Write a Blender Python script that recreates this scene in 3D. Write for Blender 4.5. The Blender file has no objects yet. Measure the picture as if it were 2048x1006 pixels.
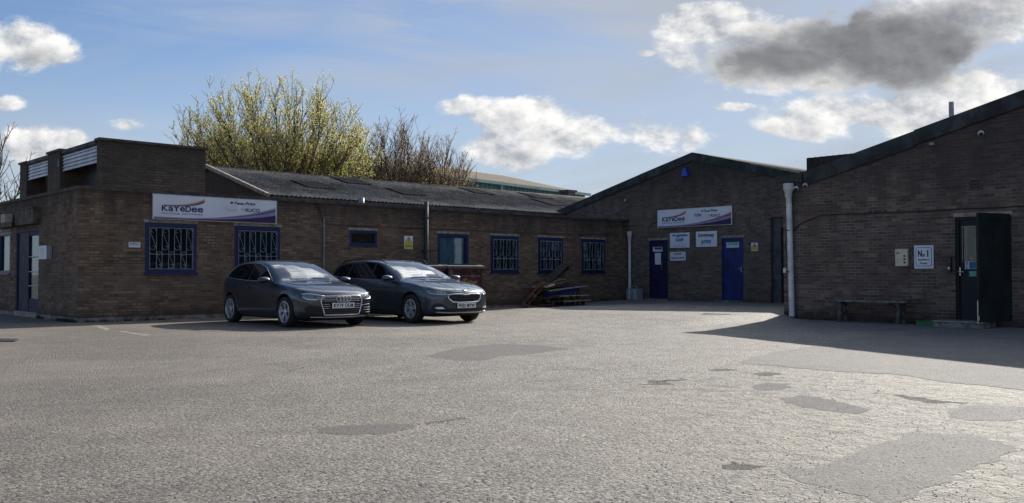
import bpy, bmesh, math, random
from mathutils import Vector, Matrix
from mathutils.bvhtree import BVHTree
from mathutils.geometry import tessellate_polygon
random.seed(7)
sc = bpy.context.scene
C = sc.collection
R = math.radians
# ------------------------------------------------------------------ camera model
CAM = Vector((-6.28, -19.91, 1.0)); F = 1830.0; PIT = math.atan(45/F)
FW = Vector((.6795, .7337, 0)); RT = Vector((.7337, -.6795, 0))
def ray(px, py):
    a = (px-1024)/F; b = (503-py)/F
    return FW*(math.cos(PIT)-b*math.sin(PIT)) + RT*a + Vector((0, 0, math.sin(PIT)+b*math.cos(PIT)))
def onY(px, py, Y=0.0):
    d = ray(px, py); return CAM+d*((Y-CAM.y)/d.y)
def onX(px, py, X):
    d = ray(px, py); return CAM+d*((X-CAM.x)/d.x)
def onZ(px, py, Z=0.0):
    d = ray(px, py); return CAM+d*((Z-CAM.z)/d.z)
def dep(px, depth, z=0.0):
    p = CAM+(FW+RT*((px-1024)/F))*depth; p.z = z; return p
def sstep(a, b, x):
    t = max(0, min(1, (x-a)/(b-a))); return t*t*(3-2*t)
def gz(x, y):
    g = .02*max(0, min(x, 19)-10)*(1-.6*sstep(-7, -9.5, y))
    return max(g, .15*sstep(6.5, 9.8, x)*sstep(-1.2, -3.6, y)*(1-sstep(-8.9, -9.7, y)))
# ------------------------------------------------------------------ mesh builder
class MB:
    def __init__(s): s.v = []; s.f = []; s.m = []; s.mi = 0; s.sm = []; s.smooth = False
    def add(s, vs, fs):
        o = len(s.v); s.v += [Vector(v) for v in vs]
        for f in fs: s.f.append([i+o for i in f]); s.m.append(s.mi); s.sm.append(s.smooth)
        return s
    def box(s, x0, x1, y0, y1, z0, z1):
        x0, x1 = sorted((x0, x1)); y0, y1 = sorted((y0, y1)); z0, z1 = sorted((z0, z1))
        return s.add([(x0,y0,z0),(x1,y0,z0),(x1,y1,z0),(x0,y1,z0),(x0,y0,z1),(x1,y0,z1),(x1,y1,z1),(x0,y1,z1)],
            [(0,3,2,1),(4,5,6,7),(0,1,5,4),(1,2,6,5),(2,3,7,6),(3,0,4,7)])
    def obox(s, c, ax, ay, az):   # oriented box: centre, half-axes
        c = Vector(c); ax = Vector(ax); ay = Vector(ay); az = Vector(az)
        vs = [c+ax*i+ay*j+az*k for k in (-1,1) for i, j in ((-1,-1),(1,-1),(1,1),(-1,1))]
        return s.add(vs, [(0,3,2,1),(4,5,6,7),(0,1,5,4),(1,2,6,5),(2,3,7,6),(3,0,4,7)])
    def bar(s, a, b, w, h, up=(0,0,1)):
        a = Vector(a); b = Vector(b); d = (b-a).normalized(); u = Vector(up)
        sd = d.cross(u).normalized(); u = sd.cross(d).normalized()
        return s.obox((a+b)/2, (b-a)/2, sd*w/2, u*h/2)
    def tube(s, pts, r, n=6, r2=None, closed=False, cap=True):
        pts = [Vector(p) for p in pts]; m = len(pts); o = len(s.v)
        ref = None; vs = []
        for i, p in enumerate(pts):
            if closed: t = pts[(i+1) % m]-pts[i-1]
            else: t = pts[min(i+1, m-1)]-pts[max(i-1, 0)]
            if t.length < 1e-9: t = Vector((0,0,1))
            t.normalize()
            if ref is None: ref = Vector((0,0,1)) if abs(t.z) < .9 else Vector((1,0,0))
            sd = t.cross(ref)
            if sd.length < 1e-4: sd = t.cross(Vector((.3,.8,.5)))
            sd.normalize(); u = sd.cross(t).normalized(); ref = u
            rr = r if r2 is None else r+(r2-r)*i/max(1, m-1)
            for k in range(n):
                an = 2*math.pi*k/n
                vs.append(p+sd*math.cos(an)*rr+u*math.sin(an)*rr)
        fs = []
        for i in range(m if closed else m-1):
            j = (i+1) % m
            for k in range(n):
                l = (k+1) % n; fs.append((i*n+k, i*n+l, j*n+l, j*n+k))
        if cap and not closed and n > 3:
            fs.append(tuple(range(n-1, -1, -1))); fs.append(tuple((m-1)*n+k for k in range(n)))
        return s.add(vs, fs)
    def prism(s, pts, vec):      # polygon (3D pts) extruded by vec
        pts = [Vector(p) for p in pts]; n = len(pts); vec = Vector(vec)
        return s.add(pts+[p+vec for p in pts], [tuple(range(n)), tuple(range(2*n-1, n-1, -1))]+[(i, (i+1) % n, n+(i+1) % n, n+i) for i in range(n)])
    def lathe(s, prof, c, ax, n=24):   # prof: (radius, along)
        c = Vector(c); ax = Vector(ax).normalized(); u = ax.orthogonal().normalized(); w = ax.cross(u)
        vs = []
        for r, a in prof:
            for k in range(n):
                t = 2*math.pi*k/n; vs.append(c+ax*a+(u*math.cos(t)+w*math.sin(t))*r)
        fs = []
        for i in range(len(prof)-1):
            for k in range(n):
                l = (k+1) % n; fs.append((i*n+k, i*n+l, (i+1)*n+l, (i+1)*n+k))
        return s.add(vs, fs)
    def build(s, name, mats, parent=None, origin=None, fix=True, angle=None):
        me = bpy.data.meshes.new(name)
        if not s.v: return None
        if origin is None:
            xs = [v.x for v in s.v]; ys = [v.y for v in s.v]; zs = [v.z for v in s.v]
            origin = Vector(((min(xs)+max(xs))/2, (min(ys)+max(ys))/2, min(zs)))
        origin = Vector(origin)
        me.from_pydata([v-origin for v in s.v], [], s.f)
        if not isinstance(mats, (list, tuple)): mats = [mats]
        for m in mats: me.materials.append(m)
        me.polygons.foreach_set('material_index', s.m)
        me.polygons.foreach_set('use_smooth', s.sm)
        if fix:
            b = bmesh.new(); b.from_mesh(me); bmesh.ops.recalc_face_normals(b, faces=b.faces); b.to_mesh(me); b.free()
        if angle: me.set_sharp_from_angle(angle=R(angle))
        me.update()
        o = bpy.data.objects.new(name, me); C.objects.link(o)
        par(o, parent, origin); return o
LOCAL = set()      # roots whose parts are modelled in their own frame
def world_loc(o):
    m = Vector((0,0,0)); p = o
    while p:
        if p.name in LOCAL: break
        m = m + p.location; p = p.parent
    return m
def par(o, parent, origin):
    origin = Vector(origin)
    if parent is not None:
        o.parent = parent
        o.location = origin - world_loc(parent)
    else: o.location = origin
def tag(o, label=None, cat=None, group=None, kind=None):
    if label: o['label'] = label
    if cat: o['category'] = cat
    if group: o['group'] = group
    if kind: o['kind'] = kind
    return o
def thing(name, label, cat, loc=(0,0,0), group=None):
    o = bpy.data.objects.new(name, None); C.objects.link(o); o.location = loc; o.empty_display_size = .2
    return tag(o, label, cat, group)
# ------------------------------------------------------------------ materials
def nodes(name):
    m = bpy.data.materials.new(name); m.use_nodes = True
    nt = m.node_tree; return m, nt, nt.nodes['Principled BSDF']
def N(nt, t, **k):
    n = nt.nodes.new(t)
    for a, b in k.items():
        if a == 'ins':
            for i, v in b.items(): 
                if hasattr(v, 'is_output'): nt.links.new(v, n.inputs[i])
                else: n.inputs[i].default_value = v
        else: setattr(n, a, b)
    return n
def math_(nt, op, a, b=0.0, c=None, clamp=False):
    n = N(nt, 'ShaderNodeMath', operation=op, use_clamp=clamp, ins={0: a, 1: b})
    if c is not None:
        if hasattr(c, 'is_output'): nt.links.new(c, n.inputs[2])
        else: n.inputs[2].default_value = c
    return n.outputs[0]
def mix(nt, f, a, b, typ='MIX'):
    n = N(nt, 'ShaderNodeMix', data_type='RGBA', blend_type=typ)
    for i, v in ((0, f), (6, a), (7, b)):
        if hasattr(v, 'is_output'): nt.links.new(v, n.inputs[i])
        else: n.inputs[i].default_value = v if i == 0 else (tuple(v)+(1,))[:4]
    return n.outputs[2]
def ramp(nt, f, lo, hi, a=0.0, b=1.0, smooth=True):
    n = N(nt, 'ShaderNodeMapRange', interpolation_type='SMOOTHSTEP' if smooth else 'LINEAR', ins={0: f, 1: lo, 2: hi, 3: a, 4: b})
    return n.outputs[0]
def noise(nt, vec, scale, det=4, rough=.55, dist=0.0):
    n = N(nt, 'ShaderNodeTexNoise', ins={'Scale': scale, 'Detail': det, 'Roughness': rough, 'Distortion': dist})
    if vec is not None: nt.links.new(vec, n.inputs['Vector'])
    return n.outputs[0]
def bump(nt, p, h, strength=.3, dist=.01):
    b = N(nt, 'ShaderNodeBump', ins={'Strength': strength, 'Distance': dist, 'Height': h})
    nt.links.new(b.outputs[0], p.inputs['Normal']); return b
def pos(nt): return N(nt, 'ShaderNodeNewGeometry').outputs['Position']
def mat(name, col, rough=.6, metal=0.0, var=.12, scale=6, bmp=.15, bs=40, coat=0.0, spec=.5, wear=None, wsc=3, wth=.6, world=True):
    m, nt, p = nodes(name)
    v = pos(nt) if world else N(nt, 'ShaderNodeTexCoord').outputs['Object']
    n1 = noise(nt, v, scale, 5)
    c2 = tuple(c*(1-2.2*var) for c in col); c1 = tuple(min(1, c*(1+1.6*var)) for c in col)
    col_ = mix(nt, ramp(nt, n1, .3, .7), c2, c1)
    if wear:
        n3 = noise(nt, v, wsc, 8, .7); col_ = mix(nt, ramp(nt, n3, wth, wth+.06), col_, wear)
    nt.links.new(col_, p.inputs['Base Color'])
    n2 = noise(nt, v, bs, 4)
    if bmp > 0: bump(nt, p, n2, bmp, .01)
    nt.links.new(ramp(nt, n1, .2, .8, rough*.85, min(1, rough*1.15)), p.inputs['Roughness'])
    p.inputs['Metallic'].default_value = metal; p.inputs['Specular IOR Level'].default_value = spec
    p.inputs['Coat Weight'].default_value = coat; p.inputs['Coat Roughness'].default_value = .04
    return m
def brick_mat(name, c1, c2, c3, mortar, dirt, dz0, dz1, damt=.75, msz=.009, moss=None):
    m, nt, p = nodes(name)
    P = pos(nt); sp = N(nt, 'ShaderNodeSeparateXYZ', ins={0: P})
    u = math_(nt, 'ADD', sp.outputs[0], sp.outputs[1])
    wob = noise(nt, P, 9, 2)
    zz = math_(nt, 'MULTIPLY_ADD', wob, .006, sp.outputs[2])
    uu = math_(nt, 'MULTIPLY_ADD', noise(nt, P, 12, 2), .012, u)
    vec = N(nt, 'ShaderNodeCombineXYZ', ins={0: uu, 1: zz}).outputs[0]
    BW, RH = .196, .0645
    b = N(nt, 'ShaderNodeTexBrick', offset=.5, ins={'Vector': vec, 'Scale': 1.0, 'Mortar Size': msz, 'Mortar Smooth': .4, 'Brick Width': BW, 'Row Height': RH, 'Color1': (0,0,0,1), 'Color2': (1,1,1,1), 'Mortar': (.5,.5,.5,1), 'Bias': 0.0})
    rnd = N(nt, 'ShaderNodeSeparateColor', ins={0: b.outputs[0]}).outputs[0]
    # a second random value per brick from floored coordinates
    row = math_(nt, 'FLOOR', math_(nt, 'DIVIDE', zz, RH))
    off = math_(nt, 'MULTIPLY', math_(nt, 'MODULO', row, 2.0), .5)
    cell = math_(nt, 'FLOOR', math_(nt, 'ADD', math_(nt, 'DIVIDE', uu, BW), off))
    wn = N(nt, 'ShaderNodeTexWhiteNoise', noise_dimensions='2D', ins={'Vector': N(nt, 'ShaderNodeCombineXYZ', ins={0: cell, 1: row}).outputs[0]}).outputs[0]
    col = mix(nt, ramp(nt, rnd, .1, .9), c1, c2)
    col = mix(nt, ramp(nt, wn, .72, .97), col, c3)
    col = mix(nt, math_(nt, 'MULTIPLY', ramp(nt, wn, 0.02, .12, 1, 0), .6), col, dirt)
    col = mix(nt, ramp(nt, noise(nt, P, 60, 4, .7), .35, .75, 0, .4), col, tuple(x*.45 for x in c1))
    big = noise(nt, P, .55, 5, .6)
    col = mix(nt, ramp(nt, big, .35, .7, .0, .45), col, tuple(x*.6 for x in c1))
    mo = mix(nt, ramp(nt, noise(nt, P, 2.0, 4), .35, .65), mortar, tuple(x*.45 for x in mortar))
    col = mix(nt, b.outputs[1], col, mo)
    # rain-run soot below copings, with ragged lower edge and vertical runs
    sv = N(nt, 'ShaderNodeCombineXYZ', ins={0: math_(nt, 'MULTIPLY', u, 2.2), 1: math_(nt, 'MULTIPLY', sp.outputs[2], .35)}).outputs[0]
    run = noise(nt, sv, 1.6, 5, .65)
    h = math_(nt, 'MULTIPLY_ADD', math_(nt, 'SUBTRACT', run, .5), 1.6, sp.outputs[2])
    df = math_(nt, 'MULTIPLY', ramp(nt, h, dz0, dz1), damt)
    col = mix(nt, df, col, dirt)
    # splash dirt at the foot
    fz = math_(nt, 'MULTIPLY_ADD', math_(nt, 'SUBTRACT', noise(nt, P, 2.5, 5), .5), .5, sp.outputs[2])
    col = mix(nt, ramp(nt, fz, .05, .3, .75, 0), col, tuple(x*.35 for x in c1))
    if moss:
        col = mix(nt, math_(nt, 'MULTIPLY', ramp(nt, run, .56, .72), .6), col, moss)
    nt.links.new(col, p.inputs['Base Color'])
    p.inputs['Roughness'].default_value = .9; p.inputs['Specular IOR Level'].default_value = .25
    hh = math_(nt, 'SUBTRACT', math_(nt, 'MULTIPLY', noise(nt, P, 70, 4), .35), b.outputs[1])
    hh = math_(nt, 'MULTIPLY_ADD', wn, .35, hh)
    bump(nt, p, hh, .7, .012)
    return m
M = {}
M['brick_wing'] = brick_mat('brown_buff_brick', (.165,.106,.072), (.25,.168,.112), (.34,.22,.135), (.165,.14,.118), (.045,.037,.033), 1.95, 2.95, .8)
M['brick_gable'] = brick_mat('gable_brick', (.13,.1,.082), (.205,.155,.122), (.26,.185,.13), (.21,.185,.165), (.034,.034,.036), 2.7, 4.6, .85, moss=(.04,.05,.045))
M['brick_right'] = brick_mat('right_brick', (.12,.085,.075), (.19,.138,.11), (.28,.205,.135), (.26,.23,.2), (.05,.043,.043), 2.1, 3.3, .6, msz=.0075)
M['brick_tower'] = brick_mat('tower_brick', (.15,.112,.08), (.21,.155,.108), (.25,.17,.11), (.13,.11,.09), (.05,.044,.038), 2.6, 4.0, .7)
M['coping'] = mat('weathered_coping', (.075,.062,.055), .9, var=.25, scale=4, bmp=.5)
M['lintel'] = mat('concrete_lintel', (.3,.265,.215), .9, var=.2, scale=9, bmp=.3)
M['concrete'] = mat('old_concrete', (.2,.185,.165), .9, var=.25, scale=5, bmp=.4)
M['blue_paint'] = mat('dark_blue_gloss_paint', (.006,.017,.085), .45, var=.15, scale=8, bmp=.08)
M['blue_door'] = mat('blue_door_paint', (.008,.022,.14), .5, var=.2, scale=3, bmp=.1)
M['purple_door'] = mat('navy_door_paint', (.008,.009,.055), .55, var=.2, scale=3, bmp=.1)
M['grille_paint'] = mat('grey_green_bar_paint', (.27,.32,.32), .5, var=.1)
M['white_metal'] = mat('white_painted_bars', (.62,.64,.64), .5, var=.1)
M['white_sign'] = mat('white_sign_sheet', (.72,.74,.8), .45, var=.04, scale=2, bmp=.03)
M['cream'] = mat('cream_steel', (.62,.54,.42), .4, var=.06)
M['black'] = mat('black_plastic', (.015,.015,.017), .5, var=.2)
M['darkgrey'] = mat('dark_grey_metal', (.06,.065,.07), .5, var=.2)
M['pvc_white'] = mat('aged_white_pipe', (.6,.6,.6), .45, var=.12, scale=4, wear=(.3,.28,.25), wsc=8, wth=.62)
M['pvc_grey'] = mat('grey_pipe', (.03,.045,.052), .7, var=.2, scale=3)
M['conduit'] = mat('light_grey_conduit', (.25,.28,.3), .5)
M['barge'] = mat('weathered_cement_bargeboard', (.036,.043,.045), .9, var=.3, scale=3, bmp=.5, wear=(.065,.07,.068), wsc=1.5, wth=.56)
M['slat_white'] = mat('white_weatherboard', (.68,.7,.74), .5, var=.08, scale=3)
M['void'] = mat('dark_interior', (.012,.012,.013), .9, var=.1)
M['curtain_pale'] = mat('pale_net_curtain', (.8,.9,.9), .9, var=.08)
M['curtain_blue'] = mat('blue_blind', (.045,.09,.15), .9, var=.15, scale=4)
M['curtain_dark'] = mat('dark_blind', (.035,.05,.07), .9, var=.3, scale=4)
M['teal'] = mat('teal_shutter_steel', (.035,.085,.095), .55, var=.2, scale=4)
M['door_green'] = mat('near_black_green_door', (.007,.013,.015), .65, var=.3, scale=3, bmp=.2)
M['steel'] = mat('brushed_steel', (.5,.5,.5), .3, 1.0)
M['worn_line'] = mat('worn_road_paint', (.33,.32,.3), .9, var=.25, scale=20, wear=(.17,.16,.145), wsc=14, wth=.47)
M['dull_edge'] = mat('dull_edge_strip', (.3,.3,.29), .5, .3)
M['navy_ink'] = mat('navy_lettering', (.012,.01,.07), .5, var=.02, bmp=0)
M['cyan_ink'] = mat('turquoise_lettering', (.01,.15,.3), .5, var=.02, bmp=0)
M['black_ink'] = mat('black_lettering', (.01,.01,.014), .5, var=.02, bmp=0)
M['grey_ink'] = mat('grey_lettering', (.33,.33,.38), .5, var=.02, bmp=0)
M['purple_ink'] = mat('violet_band', (.16,.09,.28), .5, var=.05, bmp=0)
M['orange_ink'] = mat('orange_band', (.75,.38,.1), .5, var=.05, bmp=0)
M['plum_ink'] = mat('dark_plum_band', (.035,.012,.06), .5, var=.05, bmp=0)
M['blue_ink'] = mat('blue_band', (.04,.16,.42), .5, var=.05, bmp=0)
M['lilac_ink'] = mat('lilac_band', (.33,.24,.45), .5, var=.05, bmp=0)
M['yellow'] = mat('yellow_warning', (.78,.58,.04), .5, var=.05, bmp=0)
M['green_ink'] = mat('green_notice', (.05,.4,.28), .5, var=.05, bmp=0)
M['red_ink'] = mat('red_marks', (.5,.05,.04), .5, var=.05, bmp=0)
M['gold_ink'] = mat('gold_lettering', (.55,.35,.12), .5, var=.05, bmp=0)
M['paper'] = mat('paper_notice', (.66,.68,.72), .6, var=.04, bmp=0)
def corr_mat(name, a, b, lich, lth=.55):
    m, nt, p = nodes(name); P = pos(nt)
    c = mix(nt, ramp(nt, noise(nt, P, 1.3, 6, .7), .35, .65), a, b)
    c = mix(nt, ramp(nt, noise(nt, P, 7, 6, .75), lth, lth+.12, 0, .85), c, lich)
    c = mix(nt, ramp(nt, noise(nt, P, 30, 4, .7), .5, .8, 0, .5), c, tuple(x*.4 for x in a))
    nt.links.new(c, p.inputs['Base Color']); p.inputs['Roughness'].default_value = .95; p.inputs['Specular IOR Level'].default_value = .2
    bump(nt, p, noise(nt, P, 40, 5, .7), .6, .02); return m
M['corr'] = corr_mat('asbestos_cement_sheet', (.13,.113,.092), (.285,.258,.215), (.42,.39,.32), .52)
M['corr_dark'] = corr_mat('dirty_rooflight_sheet', (.035,.033,.033), (.065,.06,.057), (.12,.11,.1), .6)
M['ware_roof'] = corr_mat('lichen_roof', (.2,.17,.12), (.27,.23,.16), (.3,.24,.13))
M['clad'] = mat('green_cladding', (.055,.14,.15), .45, var=.12, scale=1, bmp=0)
M['clad_pale'] = mat('pale_green_gutter', (.3,.42,.42), .45, var=.1, scale=1, bmp=0)
M['roof_felt'] = mat('roof_felt', (.09,.09,.09), .95, var=.3, scale=2)
def glass_mat():
    m, nt, p = nodes('window_glass'); out = nt.nodes['Material Output']
    g = N(nt, 'ShaderNodeBsdfGlossy', ins={'Color': (.9,.95,1,1), 'Roughness': .03})
    t = N(nt, 'ShaderNodeBsdfTransparent', ins={0: (.62,.7,.75,1)})
    fr = N(nt, 'ShaderNodeFresnel', ins={0: 1.5})
    nb = N(nt, 'ShaderNodeBump', ins={'Strength': .12, 'Distance': .01, 'Height': noise(nt, pos(nt), 2.5, 2)})
    nt.links.new(nb.outputs[0], g.inputs['Normal'])
    f = math_(nt, 'MULTIPLY_ADD', fr.outputs[0], .8, .01, True)
    mx = N(nt, 'ShaderNodeMixShader', ins={0: f}); nt.links.new(t.outputs[0], mx.inputs[1]); nt.links.new(g.outputs[0], mx.inputs[2])
    nt.links.new(mx.outputs[0], out.inputs[0]); nt.nodes.remove(p); return m
M['glass'] = glass_mat()
# ------------------------------------------------------------------ text
def text_mesh(txt, shear=0.0, bold=0.0, space=1.0):
    cu = bpy.data.curves.new('t', 'FONT'); cu.body = txt; cu.shear = shear; cu.offset = bold; cu.space_character = space
    cu.resolution_u = 3; cu.fill_mode = 'FRONT'
    o = bpy.data.objects.new('t', cu); C.objects.link(o)
    dg = bpy.context.evaluated_depsgraph_get(); dg.update()
    me = bpy.data.meshes.new_from_object(o.evaluated_get(dg))
    bpy.data.objects.remove(o); return me
class Board:
    """flat thing on a wall. local x right, z up, front towards -y ; face 'Y' wall faces -Y, 'X' wall faces -X"""
    def __init__(s, face, p0, p1, name, label, cat, mt=None, t=.02, group=None, standoff=.004, child_of=None):
        s.face = face
        if face == 'Y': u0, u1, pl = p0.x, p1.x, p0.y
        else: u0, u1, pl = -p0.y, -p1.y, p0.x
        s.w = u1-u0; s.h = p0.z-p1.z; uc = (u0+u1)/2; zc = (p0.z+p1.z)/2
        s.t = t
        loc = Vector((uc, pl-standoff, zc)) if face == 'Y' else Vector((pl-standoff, -uc, zc))
        s.rot = 0 if face == 'Y' else -math.pi/2
        mb = MB(); mb.box(-s.w/2, s.w/2, -t, 0, -s.h/2, s.h/2)
        o = mb.build(name, mt or M['white_sign'], None, origin=(0,0,0)); s.o = o
        o.rotation_euler.z = s.rot
        if child_of: o.parent = child_of; o.location = loc-world_loc(child_of)
        else: o.location = loc; tag(o, label, cat, group)
    def put(s, o): o.parent = s.o; return o
    def poly(s, pts, name, mt, lvl=1):   # pts in 0..1 of board (x right, y up)
        mb = MB(); y = -s.t-.0025*lvl
        P = [((a-.5)*s.w, y, (b-.5)*s.h) for a, b in pts]
        tri = tessellate_polygon([[Vector(p) for p in P]])
        mb.add(P, [tuple(t) for t in tri])
        Q = [(x, y+.002, z) for x, _, z in P]; n = len(P)
        mb.add(P+Q, [(i, (i+1) % n, n+(i+1) % n, n+i) for i in range(n)])
        o = mb.build(name, mt, None, origin=(0,0,0), fix=False); return s.put(o)
    def rect(s, x0, y0, x1, y1, name, mt, lvl=1): return s.poly([(x0,y0),(x1,y0),(x1,y1),(x0,y1)], name, mt, lvl)
    def text(s, txt, x0, y0, x1, y1, mt, lvl=2, shear=0, bold=.01, space=1.0, name='lettering'):
        me = text_mesh(txt, shear, bold, space)
        xs = [v.co.x for v in me.vertices]; ys = [v.co.y for v in me.vertices]
        ax, bx, ay, by = min(xs), max(xs), min(ys), max(ys)
        for v in me.vertices:
            a = x0+(v.co.x-ax)/(bx-ax)*(x1-x0); b = y0+(v.co.y-ay)/(by-ay)*(y1-y0)
            v.co = ((a-.5)*s.w, -s.t-.0025*lvl, (b-.5)*s.h)
        me.name = name; me.materials.clear(); me.materials.append(mt)
        o = bpy.data.objects.new(name, me); C.objects.link(o); return s.put(o)
    def frame(s, w, mt, name='frame'):
        mb = MB(); a, b = s.w/2, s.h/2; y0, y1 = -s.t-.006, .001
        mb.box(-a-w, -a, y0, y1, -b-w, b+w); mb.box(a, a+w, y0, y1, -b-w, b+w)
        mb.box(-a, a, y0, y1, b, b+w); mb.box(-a, a, y0, y1, -b-w, -b)
        return s.put(mb.build(name, mt, None, origin=(0,0,0)))
# ================================================================== BUILDINGS
def wall_bm(mb, face, pl, u0, u1, z0, z1, openings=(), t=.12, top=None):
    """face 'Y': wall in plane Y=pl facing -Y, u=X. face 'X': plane X=pl facing -X, u=-Y. top: list of (u,z) above z1"""
    T = (lambda u, d, z: (u, pl+d, z)) if face == 'Y' else (lambda u, d, z: (pl+d, -u, z))
    us = sorted({u0, u1}|{o[0] for o in openings}|{o[1] for o in openings}); zs = sorted({z0, z1}|{o[2] for o in openings}|{o[3] for o in openings})
    def inside(u, z): return any(o[0] < u < o[1] and o[2] < z < o[3] for o in openings)
    for i in range(len(us)-1):
        for j in range(len(zs)-1):
            if inside((us[i]+us[i+1])/2, (zs[j]+zs[j+1])/2): continue
            mb.add([T(us[i],0,zs[j]), T(us[i+1],0,zs[j]), T(us[i+1],0,zs[j+1]), T(us[i],0,zs[j+1])], [(0,1,2,3)])
    for o in openings:
        a, b, c, d = o[:4]
        for q in ([(a,c),(a,d)], [(b,d),(b,c)], [(a,d),(b,d)], [(b,c),(a,c)]):
            (p, r), (p2, r2) = q
            mb.add([T(p,0,r), T(p2,0,r2), T(p2,t,r2), T(p,t,r)], [(0,1,2,3)])
    if top:
        P = [T(u, 0, z) for u, z in top]; mb.add(P, [tuple(range(len(P)))])
def solid_bg(mb, face, pl, u0, u1, z0, z1, t):
    if face == 'Y': mb.box(u0, u1, pl, pl+t, z0, z1)
    else: mb.box(pl, pl+t, -u0, -u1, z0, z1)
def uz(face, p): return (p.x, p.z) if face == 'Y' else (-p.y, p.z)
def wpt(face, pl, u, d, z): return Vector((u, pl+d, z)) if face == 'Y' else Vector((pl+d, -u, z))
def wbox(mb, face, pl, u0, u1, d0, d1, z0, z1):
    a = wpt(face, pl, u0, d0, z0); b = wpt(face, pl, u1, d1, z1); mb.box(a.x, b.x, a.y, b.y, a.z, b.z)
def scroll(mb, face, pl, u, d, z, r, flip, updown, tr):
    pts = []
    for k in range(11):
        a = k/10*1.6*math.pi; rr = r*(1-.45*k/10)
        pts.append(wpt(face, pl, u+flip*(math.cos(a)*rr), d, z+updown*math.sin(a)*rr))
    mb.tube(pts, tr, 4)
def window(root, face, pl, u0, u1, z0, z1, grille=0, curtain=None, fw=.08, label=None, mullion=False):
    mb = MB(); d0, d1 = .005, .075
    wbox(mb, face, pl, u0+.003, u0+fw, d0, d1, z0+.003, z1-.003); wbox(mb, face, pl, u1-fw, u1-.003, d0, d1, z0+.003, z1-.003)
    wbox(mb, face, pl, u0+fw, u1-fw, d0, d1, z1-fw, z1-.003); wbox(mb, face, pl, u0+fw, u1-fw, d0, d1, z0+.003, z0+fw)
    # inner casement step
    g = fw+.022
    wbox(mb, face, pl, u0+fw, u0+g, d0+.02, d1, z0+g, z1-g); wbox(mb, face, pl, u1-g, u1-fw, d0+.02, d1, z0+g, z1-g)
    wbox(mb, face, pl, u0+fw, u1-fw, d0+.02, d1, z1-g, z1-fw); wbox(mb, face, pl, u0+fw, u1-fw, d0+.02, d1, z0+fw, z0+g)
    # projecting sill board
    wbox(mb, face, pl, u0-.02, u1+.02, -.035, d0-.001, z0-.012, z0+.028)
    w = mb.build('window', M['blue_paint'], root)
    if label: w['label'] = label
    mb = MB(); wbox(mb, face, pl, u0+fw, u1-fw, .055, .06, z0+fw, z1-fw); mb.build('glass', M['glass'], w)
    mb = MB(); n = int((u1-u0)*40)
    if curtain:
        vs = []; 
        for i in range(n+1):
            u = u0+.01+(u1-u0-.02)*i/n; dd = .1+.014*math.sin(i*1.05+math.sin(i*.37)*2)
            vs += [wpt(face, pl, u, dd, z0+.01), wpt(face, pl, u, dd, z1-.01)]
        mb.add(vs, [(2*i, 2*i+2, 2*i+3, 2*i+1) for i in range(n)]); mb.build('curtain', M[curtain], w)
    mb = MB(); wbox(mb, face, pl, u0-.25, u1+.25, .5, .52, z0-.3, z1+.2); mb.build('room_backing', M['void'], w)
    if grille:
        mb = MB(); tr = .006; a, b, c, e = u0+fw+.02, u1-fw-.02, z0+fw+.03, z1-fw-.03; zm = c+(e-c)*.36
        nb = grille; dd = -.02
        wd = (b-a)/(nb+ (nb-1)*.86)
        xs = []
        for i in range(nb):
            ua = a+i*wd*1.86; ub = ua+wd; xs += [ua, ub]
            for q in (ua, ub): mb.tube([wpt(face, pl, q, dd, c), wpt(face, pl, q, dd, e)], tr, 4)
            # S scroll between the pair in the upper part
            r = wd*.42; um = (ua+ub)/2
            scroll(mb, face, pl, um, dd, e-r*1.1, r, 1, 1, tr*.8); scroll(mb, face, pl, um, dd, zm+r*1.4+.06, r, -1, -1, tr*.8)
            mb.tube([wpt(face, pl, ua+tr, dd, e-r*1.3), wpt(face, pl, ub-tr, dd, zm+r*1.5+.06)], tr*.8, 4)
            if i < nb-1:
                g = wd*.86; r = g*.44; um = ub+g/2
                scroll(mb, face, pl, um, dd, zm+r*.2, r, 1, 1, tr*.8); scroll(mb, face, pl, um, dd, c+r*1.2, r, -1, -1, tr*.8)
                mb.tube([wpt(face, pl, ub+tr, dd, zm-r*.1), wpt(face, pl, ub+g-tr, dd, c+r*1.3)], tr*.8, 4)
        mb.tube([wpt(face, pl, a-.015, dd, zm), wpt(face, pl, b+.015, dd, zm)], tr, 4)
        for z in (c, e): mb.tube([wpt(face, pl, a-.015, dd, z), wpt(face, pl, b+.015, dd, z)], tr, 4)
        for u in (a, b):
            for z in (c+.03, e-.03): mb.tube([wpt(face, pl, u, dd, z), wpt(face, pl, u, .01, z)], tr, 4)
        mb.build('security_grille', M['grille_paint'], w)
    return w
def lintel(root, face, pl, u0, u1, z, h=.07, name='lintel', pr=.006):
    mb = MB(); wbox(mb, face, pl, u0, u1, -pr, .1, z, z+h); return mb.build(name, M['lintel'], root)
def corr(mb, x0, x1, ya, za, yb, zb, pitch=.146, amp=.02, rows=4, along='X'):
    """corrugated sheet; corrugations run from (ya,za) to (yb,zb); spaced along x"""
    n = int(abs(x1-x0)/pitch*6); vs = []
    L = math.hypot(yb-ya, zb-za); ny, nz = -(zb-za)/L, (yb-ya)/L
    if nz < 0: ny, nz = -ny, -nz
    for r in range(rows):
        for e in (0, 1):
            f = (r+e)/rows; lift = (.018 if e == 0 else 0.0)
            for i in range(n+1):
                x = x0+(x1-x0)*i/n; h = amp*math.cos(2*math.pi*i/6)+lift
                y = ya+(yb-ya)*f+ny*h; z = za+(zb-za)*f+nz*h
                vs.append((x, y, z) if along == 'X' else (y, x, z))
    fs = []
    for r in range(2*rows-1):
        for i in range(n): fs.append((r*(n+1)+i, r*(n+1)+i+1, (r+1)*(n+1)+i+1, (r+1)*(n+1)+i))
    mb.add(vs, fs)

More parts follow.
